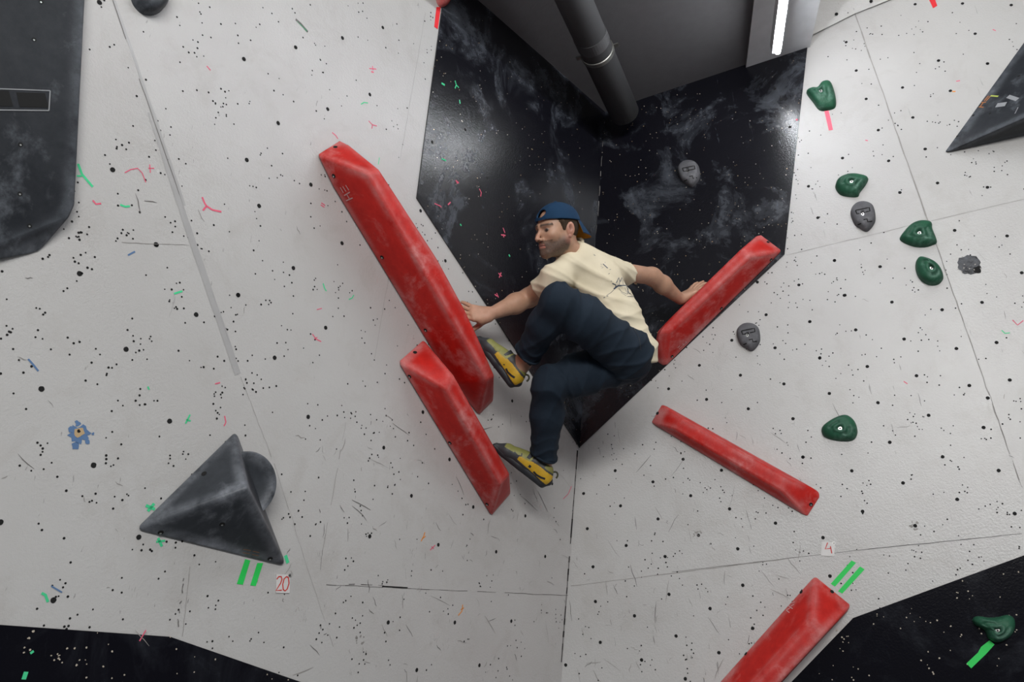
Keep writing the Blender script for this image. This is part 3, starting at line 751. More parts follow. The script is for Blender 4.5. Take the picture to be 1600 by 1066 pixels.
tape([(1288,173),(1294.5,172),(1298,186),(1301.5,203),(1295,204)], 'tape_pink', 'pink tape strip hanging below the topmost green hold')
tape([(1450,-4),(1459,-6),(1464.5,9),(1458,13)], 'tape_red', 'red tape strip at the top edge of the right wall')
def card(x0, y0, x1, y1, tilt, digits, label, scr):
    mb0, pl, lf, z = surf((x0+x1)/2, (y0+y1)/2)
    mb = MB(); slab(mb, [hit(pl, *p, .001) for p in ((x0, y0), (x1, y0+tilt), (x1-tilt*1.5, y1+tilt), (x0-tilt*1.5, y1))], pl[1], .002)
    o = mb.build('number_card', 'card'); tag(o, label, 'sign')
    mb = MB()
    for d in digits: ribbon(mb, [hit(pl, x, y, .0036) for x, y in d], pl[1], .0042, 0)
    mb.build('number', 'red_ink', o)
    mb = MB(); disc(mb, hit(pl, *scr, .004), pl[1], .006, 0, 12); disc(mb, hit(pl, *scr, .0045), pl[1], .0025, 1, 6); mb.build('screw', ['metal', 'hole'], o)
def cr(pts): return [(180+x/3.553, 650+y/3.553) for x, y in pts]
card(431.5, 897.5, 453, 926.5, .6, [cr([(897,908),(908,893),(922,893),(926,908),(918,930),(893,970),(925,968)]), cr([(952,892),(938,905),(930,935),(933,965),(943,972),(955,962),(965,930),(962,900),(952,892)])], 'white card with the red number 20 at the pyramid\'s lower corner', (453, 899.5))
def cr2(pts): return [(1100+x/3.2, 840+y/3.2) for x, y in pts]
card(1284, 847, 1304.5, 868.5, .8, [cr2([(618,26),(606,58),(636,54)]), cr2([(632,44),(639,80)])], 'white card with the red number 4 on the right wall seam', (1303, 849))
# CLIMBER

# every point of the figure is a spot in the room: direction seen from the camera position plus distance
def P(x, y, d): return pt(x, y, d)
class SDF:
    """smooth union of rounded cones and ellipsoids, meshed by surface nets"""
    def __init__(s, k=.02): s.p = []; s.k = k
    def cone(s, a, b, ra, rb, k=None): s.p.append(('c', np.array(a, float), np.array(b, float), ra, rb, s.k if k is None else k, 1)); return s
    def ball(s, a, r, k=None): return s.cone(a, np.array(a)+1e-4, r, r, k)
    def ell(s, c, ax, r, k=None): s.p.append(('e', np.array(c, float), np.array(ax, float), np.array(r, float), None, s.k if k is None else k, 1)); return s
    def sub_ell(s, c, ax, r, k=.004): s.p.append(('e', np.array(c, float), np.array(ax, float), np.array(r, float), None, k, -1)); return s
    def sub_cone(s, a, b, ra, rb, k=.004): s.p.append(('c', np.array(a, float), np.array(b, float), ra, rb, k, -1)); return s
    def cut(s, p, n, k=.003): s.p.append(('h', np.array(p, float), unit(n), 0, 0, k, -1)); return s     # keeps the side n points away from
    def prim(s, q, X):
        if q[0] == 'c':
            a, b, ra, rb = q[1:5]; ab = b-a; t = np.clip(((X-a)@ab)/max(ab@ab, 1e-12), 0, 1)
            return np.linalg.norm(X-a-t[..., None]*ab, axis=-1)-(ra+(rb-ra)*t)
        if q[0] == 'e':
            L = (X-q[1])@q[2].T; r = q[3]; k0 = np.linalg.norm(L/r, axis=-1); k1 = np.linalg.norm(L/(r*r), axis=-1)
            return k0*(k0-1)/np.maximum(k1, 1e-9)
        return -((X-q[1])@q[2])
    def val(s, X):
        D = np.full(X.shape[:-1], 1.0)
        for q in s.p:
            d = s.prim(q, X); k = q[5]
            if q[6] > 0:
                h = np.maximum(k-np.abs(D-d), 0)/max(k, 1e-6); D = np.minimum(D, d)-h*h*k*.25
            else:
                d = -d; h = np.maximum(k-np.abs(D-d), 0)/max(k, 1e-6); D = np.maximum(D, d)+h*h*k*.25
        return D
    def bounds(s):
        lo, hi = np.full(3, 9e9), np.full(3, -9e9)
        for q in s.p:
            if q[6] < 0: continue
            if q[0] == 'c': pts = [(q[1], q[3]), (q[2], q[4])]
            else: pts = [(q[1], float(q[3].max()))]
            for c, r in pts: lo = np.minimum(lo, c-r); hi = np.maximum(hi, c+r)
        return lo-.02, hi+.02
    def mesh(s, h, warp=None):
        lo, hi = s.bounds(); n = np.ceil((hi-lo)/h).astype(int)+1
        ax = [lo[i]+h*np.arange(n[i]) for i in range(3)]
        F = np.empty(n, dtype=np.float32)
        for i in range(n[0]):
            Y, Z = np.meshgrid(ax[1], ax[2], indexing='ij'); X = np.stack([np.full_like(Y, ax[0][i]), Y, Z], -1)
            F[i] = s.val(X)
            if warp is not None: F[i] += warp(X)
        return nets(F, lo, h)
def nets(F, lo, h):
    S = F < 0; n = np.array(F.shape)
    acc = np.zeros(tuple(n-1)+(3,)); cnt = np.zeros(tuple(n-1))
    for ax in range(3):
        sl0 = [slice(None)]*3; sl1 = [slice(None)]*3; sl0[ax] = slice(0, -1); sl1[ax] = slice(1, None)
        a, b = F[tuple(sl0)], F[tuple(sl1)]; cross = (a < 0) != (b < 0)
        I = np.argwhere(cross); t = a[cross]/(a[cross]-b[cross])
        pos = I.astype(float); pos[:, ax] += t
        o1, o2 = [k for k in range(3) if k != ax]
        for d1 in (0, -1):
            for d2 in (0, -1):
                J = I.copy(); J[:, o1] += d1; J[:, o2] += d2
                ok = np.all((J >= 0) & (J < n-1), axis=1); Jk = J[ok]
                np.add.at(acc, (Jk[:, 0], Jk[:, 1], Jk[:, 2]), pos[ok]); np.add.at(cnt, (Jk[:, 0], Jk[:, 1], Jk[:, 2]), 1)
    act = cnt > 0; idx = -np.ones(tuple(n-1), dtype=int); idx[act] = np.arange(act.sum())
    Vt = acc[act]/cnt[act][:, None]*h+lo
    faces = []
    for ax in range(3):
        sl0 = [slice(None)]*3; sl1 = [slice(None)]*3; sl0[ax] = slice(0, -1); sl1[ax] = slice(1, None)
        a, b = S[tuple(sl0)], S[tuple(sl1)]; I = np.argwhere(a != b); ins = a[a != b]
        o1, o2 = (ax+1) % 3, (ax+2) % 3
        ok = (I[:, o1] > 0) & (I[:, o2] > 0) & (I[:, o1] < n[o1]-1) & (I[:, o2] < n[o2]-1); I = I[ok]; ins = ins[ok]
        q = []
        for d1, d2 in ((-1, -1), (0, -1), (0, 0), (-1, 0)):
            J = I.copy(); J[:, o1] += d1; J[:, o2] += d2; q.append(idx[J[:, 0], J[:, 1], J[:, 2]])
        q = np.stack(q, 1); q[~ins] = q[~ins][:, ::-1]; faces.append(q)
    return Vt, np.concatenate(faces)
def body_mesh(name, parts, mat, parent, tint=None):
    vs, fs, k = [], [], 0
    for v, f in parts: vs.append(v); fs.append(f+k); k += len(v)
    v = np.concatenate(vs); f = np.concatenate(fs)
    return mk(name, v, f, mat, None, parent, True, None, tint(v) if tint else None)

# ---- joints
LSH, RSH = P(866, 434, 3.40), P(962, 424, 3.62)
LEL, LWR = P(826, 466, 3.58), P(766, 491, 3.43)
REL, RWR = P(1020, 432, 3.86), P(1063, 468, 4.00)
LHP, RHP = P(978, 546, 3.38), P(988, 560, 3.52)
LKN, RKN = P(872, 470, 3.16), P(858, 600, 3.36)
LAN, RAN = P(817, 566, 3.42), P(849, 722, 3.52)
NECK = P(897, 402, 3.53)
HC = P(870, 361, 3.46)
person = empty('person', P(915, 560, 3.45))
tag(person, 'man in a backwards blue cap, beige t-shirt and navy trousers wedged between the red volumes', 'person')
# ---- head frame
def cam2w(v): return CR*v[0]+CU*v[1]-_f*v[2]
HF = unit(cam2w((-.80, -.13, .59)))
HU = cam2w((-.10, 1, .02)); HU = unit(HU-HF*(HU@HF)); HS = np.cross(HF, HU)      # HS: the far (right) side
AX = np.array([HS, HF, HU])
def Hp(s, f, u): return HC+HS*s+HF*f+HU*u
hd = SDF(.018)
hd.ell(Hp(0, -.012, .026), AX, (.073, .094, .086))
hd.ell(Hp(0, .030, -.030), AX, (.058, .062, .080), .03)
for s in (-1, 1):
    hd.cone(Hp(s*.050, .002, -.050), Hp(s*.016, .072, -.092), .022, .015, .03)
    hd.ball(Hp(s*.041, .062, -.018), .020, .02)
    hd.cone(Hp(s*.014, .086, .023), Hp(s*.040, .072, .024), .009, .009, .014)
hd.ball(Hp(0, .078, -.094), .017, .02)
hd.ell(Hp(0, .079, -.058), AX, (.024, .016, .020), .02)
for s in (-1, 1): hd.sub_ell(Hp(s*.031, .098, .004), AX, (.018, .016, .011), .010)
for s in (-1, 1): hd.ball(Hp(s*.031, .0715, .003), .0135, .002)
hd.cone(Hp(0, .088, .012), Hp(0, .114, -.029), .0062, .0092, .010)
for s in (-1, 1): hd.ell(Hp(s*.012, .100, -.034), AX, (.0075, .011, .008), .006)
hd.cone(Hp(-.017, .086, -.055), Hp(.017, .086, -.055), .0055, .0055, .006); hd.ell(Hp(0, .092, -.0545), AX, (.015, .006, .0045), .004)
hd.ell(Hp(0, .089, -.066), AX, (.016, .008, .0055), .004)
hd.sub_cone(Hp(-.021, .097, -.0603), Hp(.021, .097, -.0603), .0018, .0018, .003)
for s in (-1, 1):
    hd.ell(Hp(s*.073, -.012, -.006), AX, (.008, .018, .031), .006); hd.ell(Hp(s*.078, -.017, .000), AX, (.006, .017, .027), .004)
    hd.sub_ell(Hp(s*.086, -.010, .002), AX, (.009, .009, .017), .004); hd.ball(Hp(s*.074, -.005, -.033), .007, .005)
hd.cone(Hp(0, -.022, -.055), NECK+(NECK-HC)*.15, .056, .058, .03)
def skin_tint(v):
    L = (v-HC)@AX.T; s, f, u = L[:, 0], L[:, 1], L[:, 2]
    head = (np.linalg.norm(L, axis=1) < .16) & (u > -.125)
    c = np.tile([.46, .265, .175], (len(v), 1))
    rs = np.random.RandomState(3); nz = rs.rand(len(v))
    def mixc(w, col): nonlocal c; w = np.clip(w, 0, 1)[:, None]; c = c*(1-w)+np.array(col)*w
    sm = lambda x, a, b: np.clip((x-a)/(b-a), 0, 1)
    beard = head*sm(-u, .036, .052)*sm(f, -.008, .012)*1.0
    beard = np.maximum(beard, head*sm(-u, .018, .05)*sm(np.abs(s), .044, .052)*sm(f, -.012, .0)*(1-sm(f, .045, .06)))
    mous = head*(u < -.040)*(u > -.054)*(f > .07); beard = np.maximum(beard, mous*.9)
    lipz = head*(u < -.0535)*(u > -.0715)*(f > .078)*(np.abs(s) < .021)
    chinclear = 1-.25*sm(-u, .10, .12)
    mixc(beard*(1-lipz)*(.78+.22*nz)*chinclear, (.075, .047, .035))
    mixc(lipz*.7, (.36, .13, .11)); mixc(lipz*(np.abs(u+.0603) < .0018), (.08, .03, .03))
    brow = head*np.exp(-((u-.0245-.05*(.03-np.abs(np.abs(s)-.03)))/.0062)**2)*(np.abs(np.abs(s)-.031) < .023)*(f > .06)
    mixc(brow*.95, (.035, .022, .016))
    ee = head*(np.sqrt((np.abs(s)-.031)**2*.45+(u-.003)**2) < .0085)*(f > .073); mixc(np.exp(-(((np.abs(s)-.030)/.020)**2+((u-.006)/.013)**2))*head*(f > .05)*.45, (.20, .10, .07)); mixc(ee*.75, (.12, .07, .055))  # eye sockets tinted darker, their shade put into the skin colour
    mixc(head*sm(np.abs(s), .068, .076)*(u < .04)*.35, (.60, .20, .15)); mixc(head*np.exp(-(((f+.010)/.008)**2+((u-.002)/.015)**2))*(np.abs(s) > .066)*.75, (.16, .06, .045)); mixc(head*np.exp(-(s**2+(f-.12)**2+(u+.018)**2)/.0004)*.3, (.62, .22, .16))  # reddened ears and nose; shade in the ear hollow is painted on
    # ink on the left forearm, reddish hands
    for w in (LWR, RWR): mixc(np.exp(-(np.linalg.norm(v-w, axis=1)/.07)**2)*.25, (.56, .26, .20))
    return c
# ---- arms and hands
def hand(sd, W, palmdir, fingdir, back, thumbdir, size=1.0, curl=.35):
    """W wrist; palmdir runs wrist to knuckles; back is the back-of-hand normal"""
    pd = unit(palmdir); bk = unit(back-pd*(back@pd)); sw = np.cross(pd, bk)
    if sw@thumbdir < 0: sw = -sw         # sw points to the thumb side
    kn = []
    for i, (o, l) in enumerate(((.033, .083), (.011, .087), (-.011, .083), (-.031, .074))):
        q = W+(pd*l+sw*o)*size; kn.append(q); sd.cone(W+pd*.012+sw*o*.5, q, .017, .0125, .018)
    sd.cone(W+pd*.02+sw*.02, W+pd*.05+sw*.034-bk*.008, .019, .015, .02)
    fd = unit(fingdir)
    for i, (q, L) in enumerate(zip(kn, (.072, .080, .074, .058))):
        d0 = unit(fd+sw*(.20, .05, -.10, -.26)[i]); p = q; r = .0098
        for j, fr in enumerate((.44, .32, .24)):
            dd = unit(d0-bk*curl*(j*.8)); e = p+dd*L*fr*size; sd.cone(p, e, r, r*.9, .0035 if j == 0 else .004); p = e; r *= .9
    t0 = W+pd*.028+sw*.024-bk*.006; td = unit(thumbdir)
    t1 = t0+td*.040; t2 = t1+unit(td+pd*.35)*.030; t3 = t2+unit(td+pd*.7-bk*.2)*.026
    sd.cone(t0, t1, .0165, .0125, .012); sd.cone(t1, t2, .0115, .0105, .004); sd.cone(t2, t3, .0105, .0085, .004)
al = SDF(.022)
al.cone(LSH, LEL, .047, .041); al.cone(LEL+(LSH-LEL)*.04, LEL+(LWR-LEL)*.35, .041, .0435); al.cone(LEL+(LWR-LEL)*.35, LWR, .0435, .0265)
v1ax = unit(hit(PL, 600, 266, .15)-hit(PL, 773, 587, .15))       # the long volume's own direction, upwards
hl = P(722, 488, 3.37)
hand(al, LWR, hl-LWR, cam2w((-.85, .30, -.25)), cam2w((.1, .35, .35))+CR*.3, cam2w((-.62, -.62, -.30)), 1.0, .12)
ar = SDF(.022)
ar.cone(RSH, REL, .044, .041); ar.cone(REL+(RSH-REL)*.04, REL+(RWR-REL)*.35, .041, .043); ar.cone(REL+(RWR-REL)*.35, RWR, .043, .0265)
v3ax = unit(hit(PR, 1158, 389, .12)-hit(PR, 1024, 519, .12))
hr = P(1091, 450, 4.04)
hand(ar, RWR, hr-RWR, unit(v3ax+_f*.15), cam2w((-.5, .7, .3)), unit(v3ax*.3+cam2w((.0, -.5, -.4))), 1.0, .2)
# ---- trunk and legs under the clothes
tr = SDF(.05)
SP = [P(905, 412, 3.53), P(932, 450, 3.54), P(958, 495, 3.50), P(980, 545, 3.45)]
tr.cone(NECK, SP[0], .050, .055); tr.cone(SP[0], SP[1], .055, .085); tr.cone(SP[1], SP[2], .085, .08); tr.cone(SP[2], SP[3], .08, .085)
tr.cone(LSH, SP[0], .035, .04); tr.cone(RSH, SP[0], .035, .04)
lg = SDF(.02)
for H_, K_, A_ in ((LHP, LKN, LAN), (RHP, RKN, RAN)):
    lg.cone(H_, K_, .078, .052, .03); lg.cone(K_, K_+(A_-K_)*.3, .052, .053); lg.cone(K_+(A_-K_)*.3, A_, .053, .036)
lg.cone(LAN, P(806, 590, 3.42), .036, .030); lg.cone(RAN, P(846, 742, 3.50), .036, .030)
body = body_mesh('body', [hd.mesh(.0024), al.mesh(.0027), ar.mesh(.0027), tr.mesh(.009), lg.mesh(.006)], 'skin', person, skin_tint)
# eyes
for s in (-1, 1):
    e = SDF(.002); e.ball(Hp(s*.031, .0735, .003), .0122); v, f = e.mesh(.0012)
    L = (v-Hp(s*.031, .0735, .003)); g = unit(HF*.9-HS*.25-HU*.1); w_ = (L@g)/.0122
    t = np.where((w_ > .80)[:, None], np.array([[.03, .02, .015]]), np.array([[.17, .14, .125]]))  # eye white toned down, painting in the shadow over the eyes
    mk('eye', v, f, 'shoe', None, person, True, None, t)['label'] = 'dark eye'
# ---- hair
ha = SDF(.01); ha.ell(Hp(0, -.016, .024), AX, (.0765, .094, .0885)); ha.sub_ell(Hp(0, .075, -.020), AX, (.10, .080, .080), .004)
ha.cut(Hp(0, -.06, -.045), -HU+HF*.25); ha.cone(Hp(-.070, .020, .03), Hp(-.0665, .018, .000), .009, .005, .006); ha.cone(Hp(.070, .020, .03), Hp(.0665, .018, .000), .009, .005, .006)
for s in (-1, 1): ha.sub_ell(Hp(s*.078, -.014, -.012), AX, (.02, .020, .026), .003)
v, f = ha.mesh(.0028, lambda X: .0012*np.sin(X[..., 0]*900+X[..., 2]*500)*np.sin(X[..., 1]*700)); mk('hair', v, f, 'hair', None, person, True)
# ---- cap, worn backwards
CN = unit(HU-HF*.10)          # normal of the cap's lower rim
cp_ = SDF(.01); cp_.ell(Hp(0, -.012, .034), AX, (.084, .106, .090)); cp_.cut(Hp(0, .03, .043), -CN, .002)
cp_.sub_ell(Hp(0, .100, .078), AX, (.030, .06, .0185), .003); cp_.sub_ell(Hp(0, -.012, .031), AX, (.079, .100, .086), .001)
v, f = cp_.mesh(.0028)
cap = mk('cap', v, f, 'cap', None, person, True); cap['label'] = 'navy blue cap worn backwards'
mb = MB(); b0 = Hp(0, -.012, .048)      # brim: a curved tongue sloping down at the nape
top_, bot_ = [], []
NS, NTt = 22, 10
vs, fs = [], []
for side in (0, 1):
    for i in range(NS+1):
        a = (i/NS-.5)*2*1.02
        for j in range(NTt+1):
            t = j/NTt; ro = 1.0+t*(.70*(cos(a*1.05))**.8*.98)
            x = sin(a)*.080*(1+.10*t); y = -cos(a)*.104*ro+.004
            drop = .004-t*.085*(.55+.45*cos(a))
            vs.append(b0+HS*x+HF*y+(HU)*(drop-side*.0035-.004))
n1 = (NS+1)*(NTt+1)
for side in (0, 1):
    for i in range(NS):
        for j in range(NTt):
            q = [side*n1+i*(NTt+1)+j, side*n1+(i+1)*(NTt+1)+j, side*n1+(i+1)*(NTt+1)+j+1, side*n1+i*(NTt+1)+j+1]
            fs.append(q if side else q[::-1])
fm = [0]*(NS*NTt)+[1]*(NS*NTt)
for i in range(NS):
    a = i*(NTt+1)+NTt; fs.append([a, a+NTt+1, n1+a+NTt+1, n1+a]); fm.append(0)
br = mk('brim', vs, fs, ['cap', 'cap_under'], fm, cap, True); br['label'] = 'blue brim with mustard underside'
mb = MB(); tube(mb, [Hp(0, -.012, .124), Hp(0, -.012, .128)], [.009, .006], 0, 14); mb.build('button', 'cap', cap, True)
mb = MB(); ribbon(mb, [Hp(s, sqrt(max(0, 1-(s/.084)**2))*.107-.012, .0535) for s in np.linspace(-.035, .035, 9)], [HF]*9, .012, 0); st = mb.build('strap', 'cap', cap)

# ---- t-shirt
def crease(u): return 1.6*(1-np.abs(np.sin(u*.5)))**1.8-.45
def folds(X, dirs, amp):
    r = 0
    for d, ph, fr in dirs: r = r-crease((X@np.array(d))*fr+ph+1.7*np.sin(X[..., 2]*14+ph))
    return amp*r
sh = SDF(.045)
sh.cone(P(894, 398, 3.53), P(900, 410, 3.53), .058, .085, .02)
sh.cone(SP[0], P(930, 447, 3.54), .088, .118); sh.cone(P(930, 447, 3.54), P(958, 495, 3.49), .118, .112); sh.cone(P(958, 495, 3.49), P(989, 552, 3.46), .110, .110)
sh.cone(P(868, 436, 3.41), P(893, 415, 3.50), .060, .070, .04); sh.cone(P(958, 426, 3.62), P(912, 414, 3.55), .062, .072, .04)
sh.cone(P(868, 436, 3.41), P(868, 436, 3.41)+(LEL-LSH)*.86, .064, .060, .03)
sh.cone(P(958, 426, 3.62), P(958, 426, 3.62)+(REL-RSH)*.45, .062, .062, .03)
sh.cut(LSH+(LEL-LSH)*.60, unit(LEL-LSH)*-1, .003) if False else None
# cut planes: sleeve ends, hem, collar
def keep_above(sd, p, n, lim, rad):
    """remove what lies beyond plane (p,n) inside a ball of radius rad round p"""
    sd.p.append(('x', np.array(p, float), unit(n), rad, lim, .003, -1))
_old = SDF.prim
def prim2(s, q, X):
    if q[0] == 'x':
        a = -((X-q[1])@q[2]); b = np.linalg.norm(X-q[1], axis=-1)-q[3]; return np.maximum(a, b)
    return _old(s, q, X)
SDF.prim = prim2
keep_above(sh, P(833, 452, 3.46), cam2w((-.75, -.42, -.25)), 0, .27)
keep_above(sh, RSH+(REL-RSH)*.30, unit(REL-RSH), 0, .10)
keep_above(sh, P(888.5, 385, 3.53), unit(HC-NECK), 0, .09)
keep_above(sh, P(1000, 570, 3.45), cam2w((.15, -1, 0)), 0, .20)
fl = [(cam2w((.75, .35, .2))*1.0, 0.3, 62), (cam2w((.5, .8, -.1)), 1.9, 48), (cam2w((.9, -.2, .5)), 4.0, 35)]
def shirt_warp(X):
    t = np.clip((np.linalg.norm(X-P(985, 550, 3.4), axis=-1)-.10)/.25, 0, 1)
    a = folds(X, [(cam2w((.25, 1.0, .1)), .5, 95), (cam2w((-.3, 1, .3)), 2.5, 60)], .0050)*(1-t)
    b = folds(X, [(cam2w((.65, .75, .1)), .0, 58), (cam2w((.35, .9, 0)), 2.0, 85)], .0048)*t
    return a+b
v, f = sh.mesh(.0052, shirt_warp)
shirt = mk('t_shirt', v, f, 'shirt', None, person, True); shirt['label'] = 'beige t-shirt with a small dark mountain drawing on the back'
mb = MB()
cst = raycaster(shirt)
_cn = unit(HC-NECK); _cc = P(890, 387, 3.53); _ca, _cb = basis(_cn); _mb = MB()
tube(_mb, [_cc+(_ca*cos(t)+_cb*sin(t))*.0635-_cn*.004 for t in np.linspace(0, 2*pi, 41)], .0075, 0, 8, False); _mb.build('collar', 'shirt', shirt, True)
def on(o_cast, st, wd, mbb, lift=.0012):
    Pp, N = [], []
    for i in range(len(st)-1):
        (x0, y0), (x1, y1) = st[i], st[i+1]; k = max(1, int(sqrt((x1-x0)**2+(y1-y0)**2)/1.5))
        for j in range(k+(i == len(st)-2)):
            p, n = o_cast(x0+(x1-x0)*j/k, y0+(y1-y0)*j/k, lift)
            if p is not None: Pp.append(p); N.append(n)
    if len(Pp) > 1: ribbon(mbb, Pp, N, wd, 0)
def z1(pts): return [(700+x/4.442, 290+y/4.442) for x, y in pts]
for st, wd in (([(1075,545),(1108,575)], .005), ([(1060,545),(1066,552)], .0015), ([(1058,560),(1072,562)], .0012), ([(1065,575),(1078,568)], .0012), ([(1090,540),(1088,530)], .0012), ([(1120,585),(1130,583)], .002),
    ([(1110,615),(1122,612)], .002), ([(1130,663),(1136,665)], .0025), ([(1150,720),(1180,695),(1240,695)], .006), ([(1140,680),(1165,690),(1160,715)], .004), ([(1165,680),(1185,640),(1195,670),(1205,640),(1225,670),(1240,695)], .003),
    ([(1190,650),(1188,690)], .003), ([(1210,655),(1215,690)], .002), ([(1175,665),(1178,690)], .002), ([(1185,715),(1205,740),(1245,755),(1250,710),(1240,690)], .002), ([(1240,700),(1252,745),(1262,750)], .004), ([(1225,705),(1240,745)], .0015),
    ([(1150,725),(1130,745),(1100,765)], .0015), ([(1080,780),(1090,775)], .003), ([(1100,770),(1112,768)], .0025), ([(1245,770),(1275,770),(1300,780)], .002), ([(1262,748),(1285,770)], .002), ([(1010,480),(1022,488)], .003), ([(1200,745),(1235,765)], .0015)):
    on(cst, z1(st), wd, mb)
mb.build('print', 'print', shirt)
mb = MB(); on(cst, [(879, 399), (884, 397), (889, 394), (893, 392), (898, 391)], .0018, mb)
# ---- trousers
pa_ = SDF(.05)
pa_.ell(P(981, 552, 3.45), np.array([CR, CU, _f]), (.105, .112, .112))
pa_.cone(P(977, 552, 3.40), LKN+(LHP-LKN)*.35, .108, .088); pa_.cone(LKN+(LHP-LKN)*.35, LKN, .088, .069)
pa_.cone(LKN, LKN+(LAN-LKN)*.35, .069, .066, .03); pa_.cone(LKN+(LAN-LKN)*.35, LAN+(LKN-LAN)*.06, .066, .056, .03)
pb_ = SDF(.04)
pb_.cone(P(980, 562, 3.49), RKN+(RHP-RKN)*.35, .106, .088); pb_.cone(RKN+(RHP-RKN)*.35, RKN, .088, .072)
pb_.cone(RKN, RKN+(RAN-RKN)*.4, .070, .069, .03); pb_.cone(RKN+(RAN-RKN)*.4, RAN+(RKN-RAN)*.06, .069, .058, .03)
keep_above(pa_, LAN+(LKN-LAN)*.14, unit(LAN-LKN)+cam2w((-.25, -.15, 0)), 0, .10)
keep_above(pb_, RAN+(RKN-RAN)*.09, unit(RAN-RKN)+cam2w((-.35, 0, 0)), 0, .10)
def leg_warp(K_, A_, H_):
    ax = unit(A_-K_); tx = unit(K_-H_)
    def wf(X):
        dk = np.linalg.norm(X-K_, axis=-1); da = np.linalg.norm(X-A_, axis=-1); dh = np.linalg.norm(X-H_, axis=-1)
        a = .0080*np.exp(-(dk/.13)**2)*-crease((X@(ax*.6+tx))*70+3*np.sin((X@CR)*22))
        b = .0085*np.exp(-(da/.12)**2)*-crease((X@ax)*105+2.2*np.sin((X@CR)*40))
        c = .0065*np.exp(-(dh/.20)**2)*-crease((X@(tx*.8+CU*.9))*60+2*np.sin((X@CR)*18))
        d = -.0034*crease((X@unit(np.cross(ax, _f)))*75+(X@ax)*14+2*np.sin((X@ax)*11))
        return a+b+c+d
    return wf
trou = body_mesh('trousers', [pa_.mesh(.0052, leg_warp(LKN, LAN, LHP)), pb_.mesh(.0052, leg_warp(RKN, RAN, RHP))], 'trousers', person)
trou['label'] = 'navy blue stretch trousers'
# rolled hems
for A_, K_, rr, sh_, tl in ((LAN, LKN, .058, .14, cam2w((-.25, -.15, 0))), (RAN, RKN, .060, .09, cam2w((-.35, 0, 0)))):
    c = A_+(K_-A_)*sh_; ax = unit(unit(A_-K_)+tl); a_, b_ = basis(ax); mb = MB()
    ring = [c+(a_*cos(t)+b_*sin(t))*(rr*(1+.03*sin(3*t)))-ax*.006 for t in np.linspace(0, 2*pi, 41)]
    tube(mb, ring, .0055, 0, 8, False); mb.build('hem', 'trousers', trou, True)
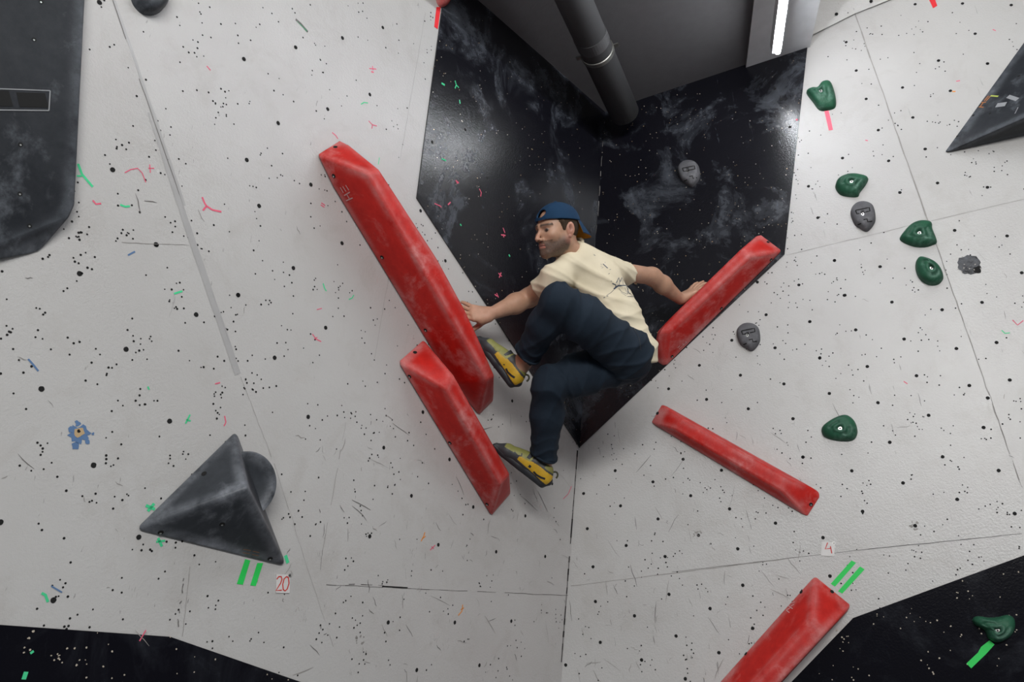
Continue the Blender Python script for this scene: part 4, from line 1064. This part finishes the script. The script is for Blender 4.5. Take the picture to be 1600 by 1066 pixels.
# ---- climbing shoes
def shoe(name, toe, heel, ank, lab, flip):
    a = unit(toe-heel); up_ = ank-heel; up_ = unit(up_-a*(up_@a)); sd = np.cross(a, up_)   # across the foot
    Ln = np.linalg.norm(toe-heel)
    def S(x, y, z): return heel+a*x*Ln+up_*y+sd*z
    q = SDF(.022)
    q.cone(S(.10, .034, 0), S(.16, .060, 0), .031, .029); q.cone(S(.12, .032, 0), S(.50, .034, .002), .031, .032)
    q.cone(S(.5, .034, .002), S(.78, .022, .004), .034, .031); q.cone(S(.78, .020, .004), S(.955, .010, .004), .029, .014)
    q.cone(S(.16, .058, 0), S(.32, .062, 0), .032, .034); q.cone(S(.38, .062, 0), S(.62, .042, 0), .026, .024)
    q.sub_ell(S(.20, .112, 0), np.array([a, up_, sd]), (.040, .028, .027), .006)
    # flatten the sole a little
    v, f = q.mesh(.0028)
    L = v-heel; x = (L@a)/Ln; y = L@up_; z = L@sd
    c = np.tile([.035, .038, .044], (len(v), 1))
    def mixc(w, col): nonlocal c; w = np.clip(w, 0, 1)[:, None]; c = c*(1-w)+np.array(col)*w
    yel = (x < .60)*(y < .062-.04*np.maximum(0, x-.3))*(y > .014+.02*x)
    mixc(yel*1., (.58, .35, .02)); 
    oli = (x > .42)*(x < .86)*(y > .052-.045*(x-.42)); mixc(oli*.9, (.26, .26, .07))
    mixc((x < .42)*(y > .066)*1., (.05, .052, .05)); mixc((x < .20)*(y > .070), (.20, .19, .05))
    o = mk(name, v, f, 'shoe', None, person, True, None, c); o['label'] = lab
    # rubber sole and heel rand
    r = SDF(.01)
    r.cone(S(.03, .030, 0), S(.10, .004, 0), .020, .021); r.cone(S(.10, .006, 0), S(.5, .006, .002), .024, .030); r.cone(S(.5, .006, .002), S(.80, .004, .004), .031, .028); r.cone(S(.80, .004, .004), S(.97, .004, .004), .027, .0135)
    r.cone(S(.03, .030, 0), S(.05, .052, 0), .018, .010); r.cut(S(.5, -.012, 0), -up_, .004)
    v, f = r.mesh(.0030); mk('sole', v, f, 'rubber', None, o, True)['label'] = 'black rubber sole'
    mb = MB()
    # instep strap and pull loops
    for xs, col_ in ((.40, 0), (.47, 0)):
        ring = [S(xs, .044+.046*cos(t), .0345*sin(t)) for t in np.linspace(-1.9, 1.9, 18)]
        N = [unit(up_*cos(t)+sd*sin(t)) for t in np.linspace(-1.9, 1.9, 18)]; ribbon(mb, ring, N, .020, 0)
    mb.build('strap', 'rubber', o)
    mb = MB(); tube(mb, [S(.055, .066, 0)+up_*.012*sin(t)*1.4-a*.014*(1-cos(t))*1.0 for t in np.linspace(0, 3.4, 12)], .0042, 0, 8)
    mb.build('pull_loop', 'loop', o, True)
    side = 1 if (sd@_f) < 0 else -1     # the side seen in the photo
    mb = MB()
    cst_ = raycaster(o)
    k = [S(x_, y_, side*.05) for x_, y_ in ((.10, .036), (.16, .030), (.24, .027), (.30, .030))]
    t_ = [proj(p) for p in k]; on(cst_, t_, .009, mb); 
    if mb.v: mb.build('heel_patch', 'rubber', o)
    mb = MB(); 
    t_ = [proj(S(x_, y_, side*.05)) for x_, y_ in ((.60, .060), (.58, .050), (.63, .042), (.70, .045))]; on(cst_, t_, .005, mb)
    if mb.v: mb.build('lace_tab', 'olive' if flip else 'rubber', o)
    return o
def proj(p):
    q = p-CAM; d = q@_f; return (800+FPX*(q@CR)/d, 533-FPX*(q@CU)/d)
shoe('climbing_shoe', P(744, 529, 3.45), P(802, 606, 3.42), P(815, 568, 3.42), 'upper black and yellow climbing shoe', 1)
shoe('climbing_shoe', P(770, 697, 3.51), P(852, 762, 3.50), P(853, 722, 3.50), 'lower black and yellow climbing shoe', 0)

cst = raycaster(trou); mb = MB()
on(cst, [(990, 512), (999, 530), (1001, 548)], .0035, mb)
if mb.v: mb.build('pocket_seam', 'rubber', trou)
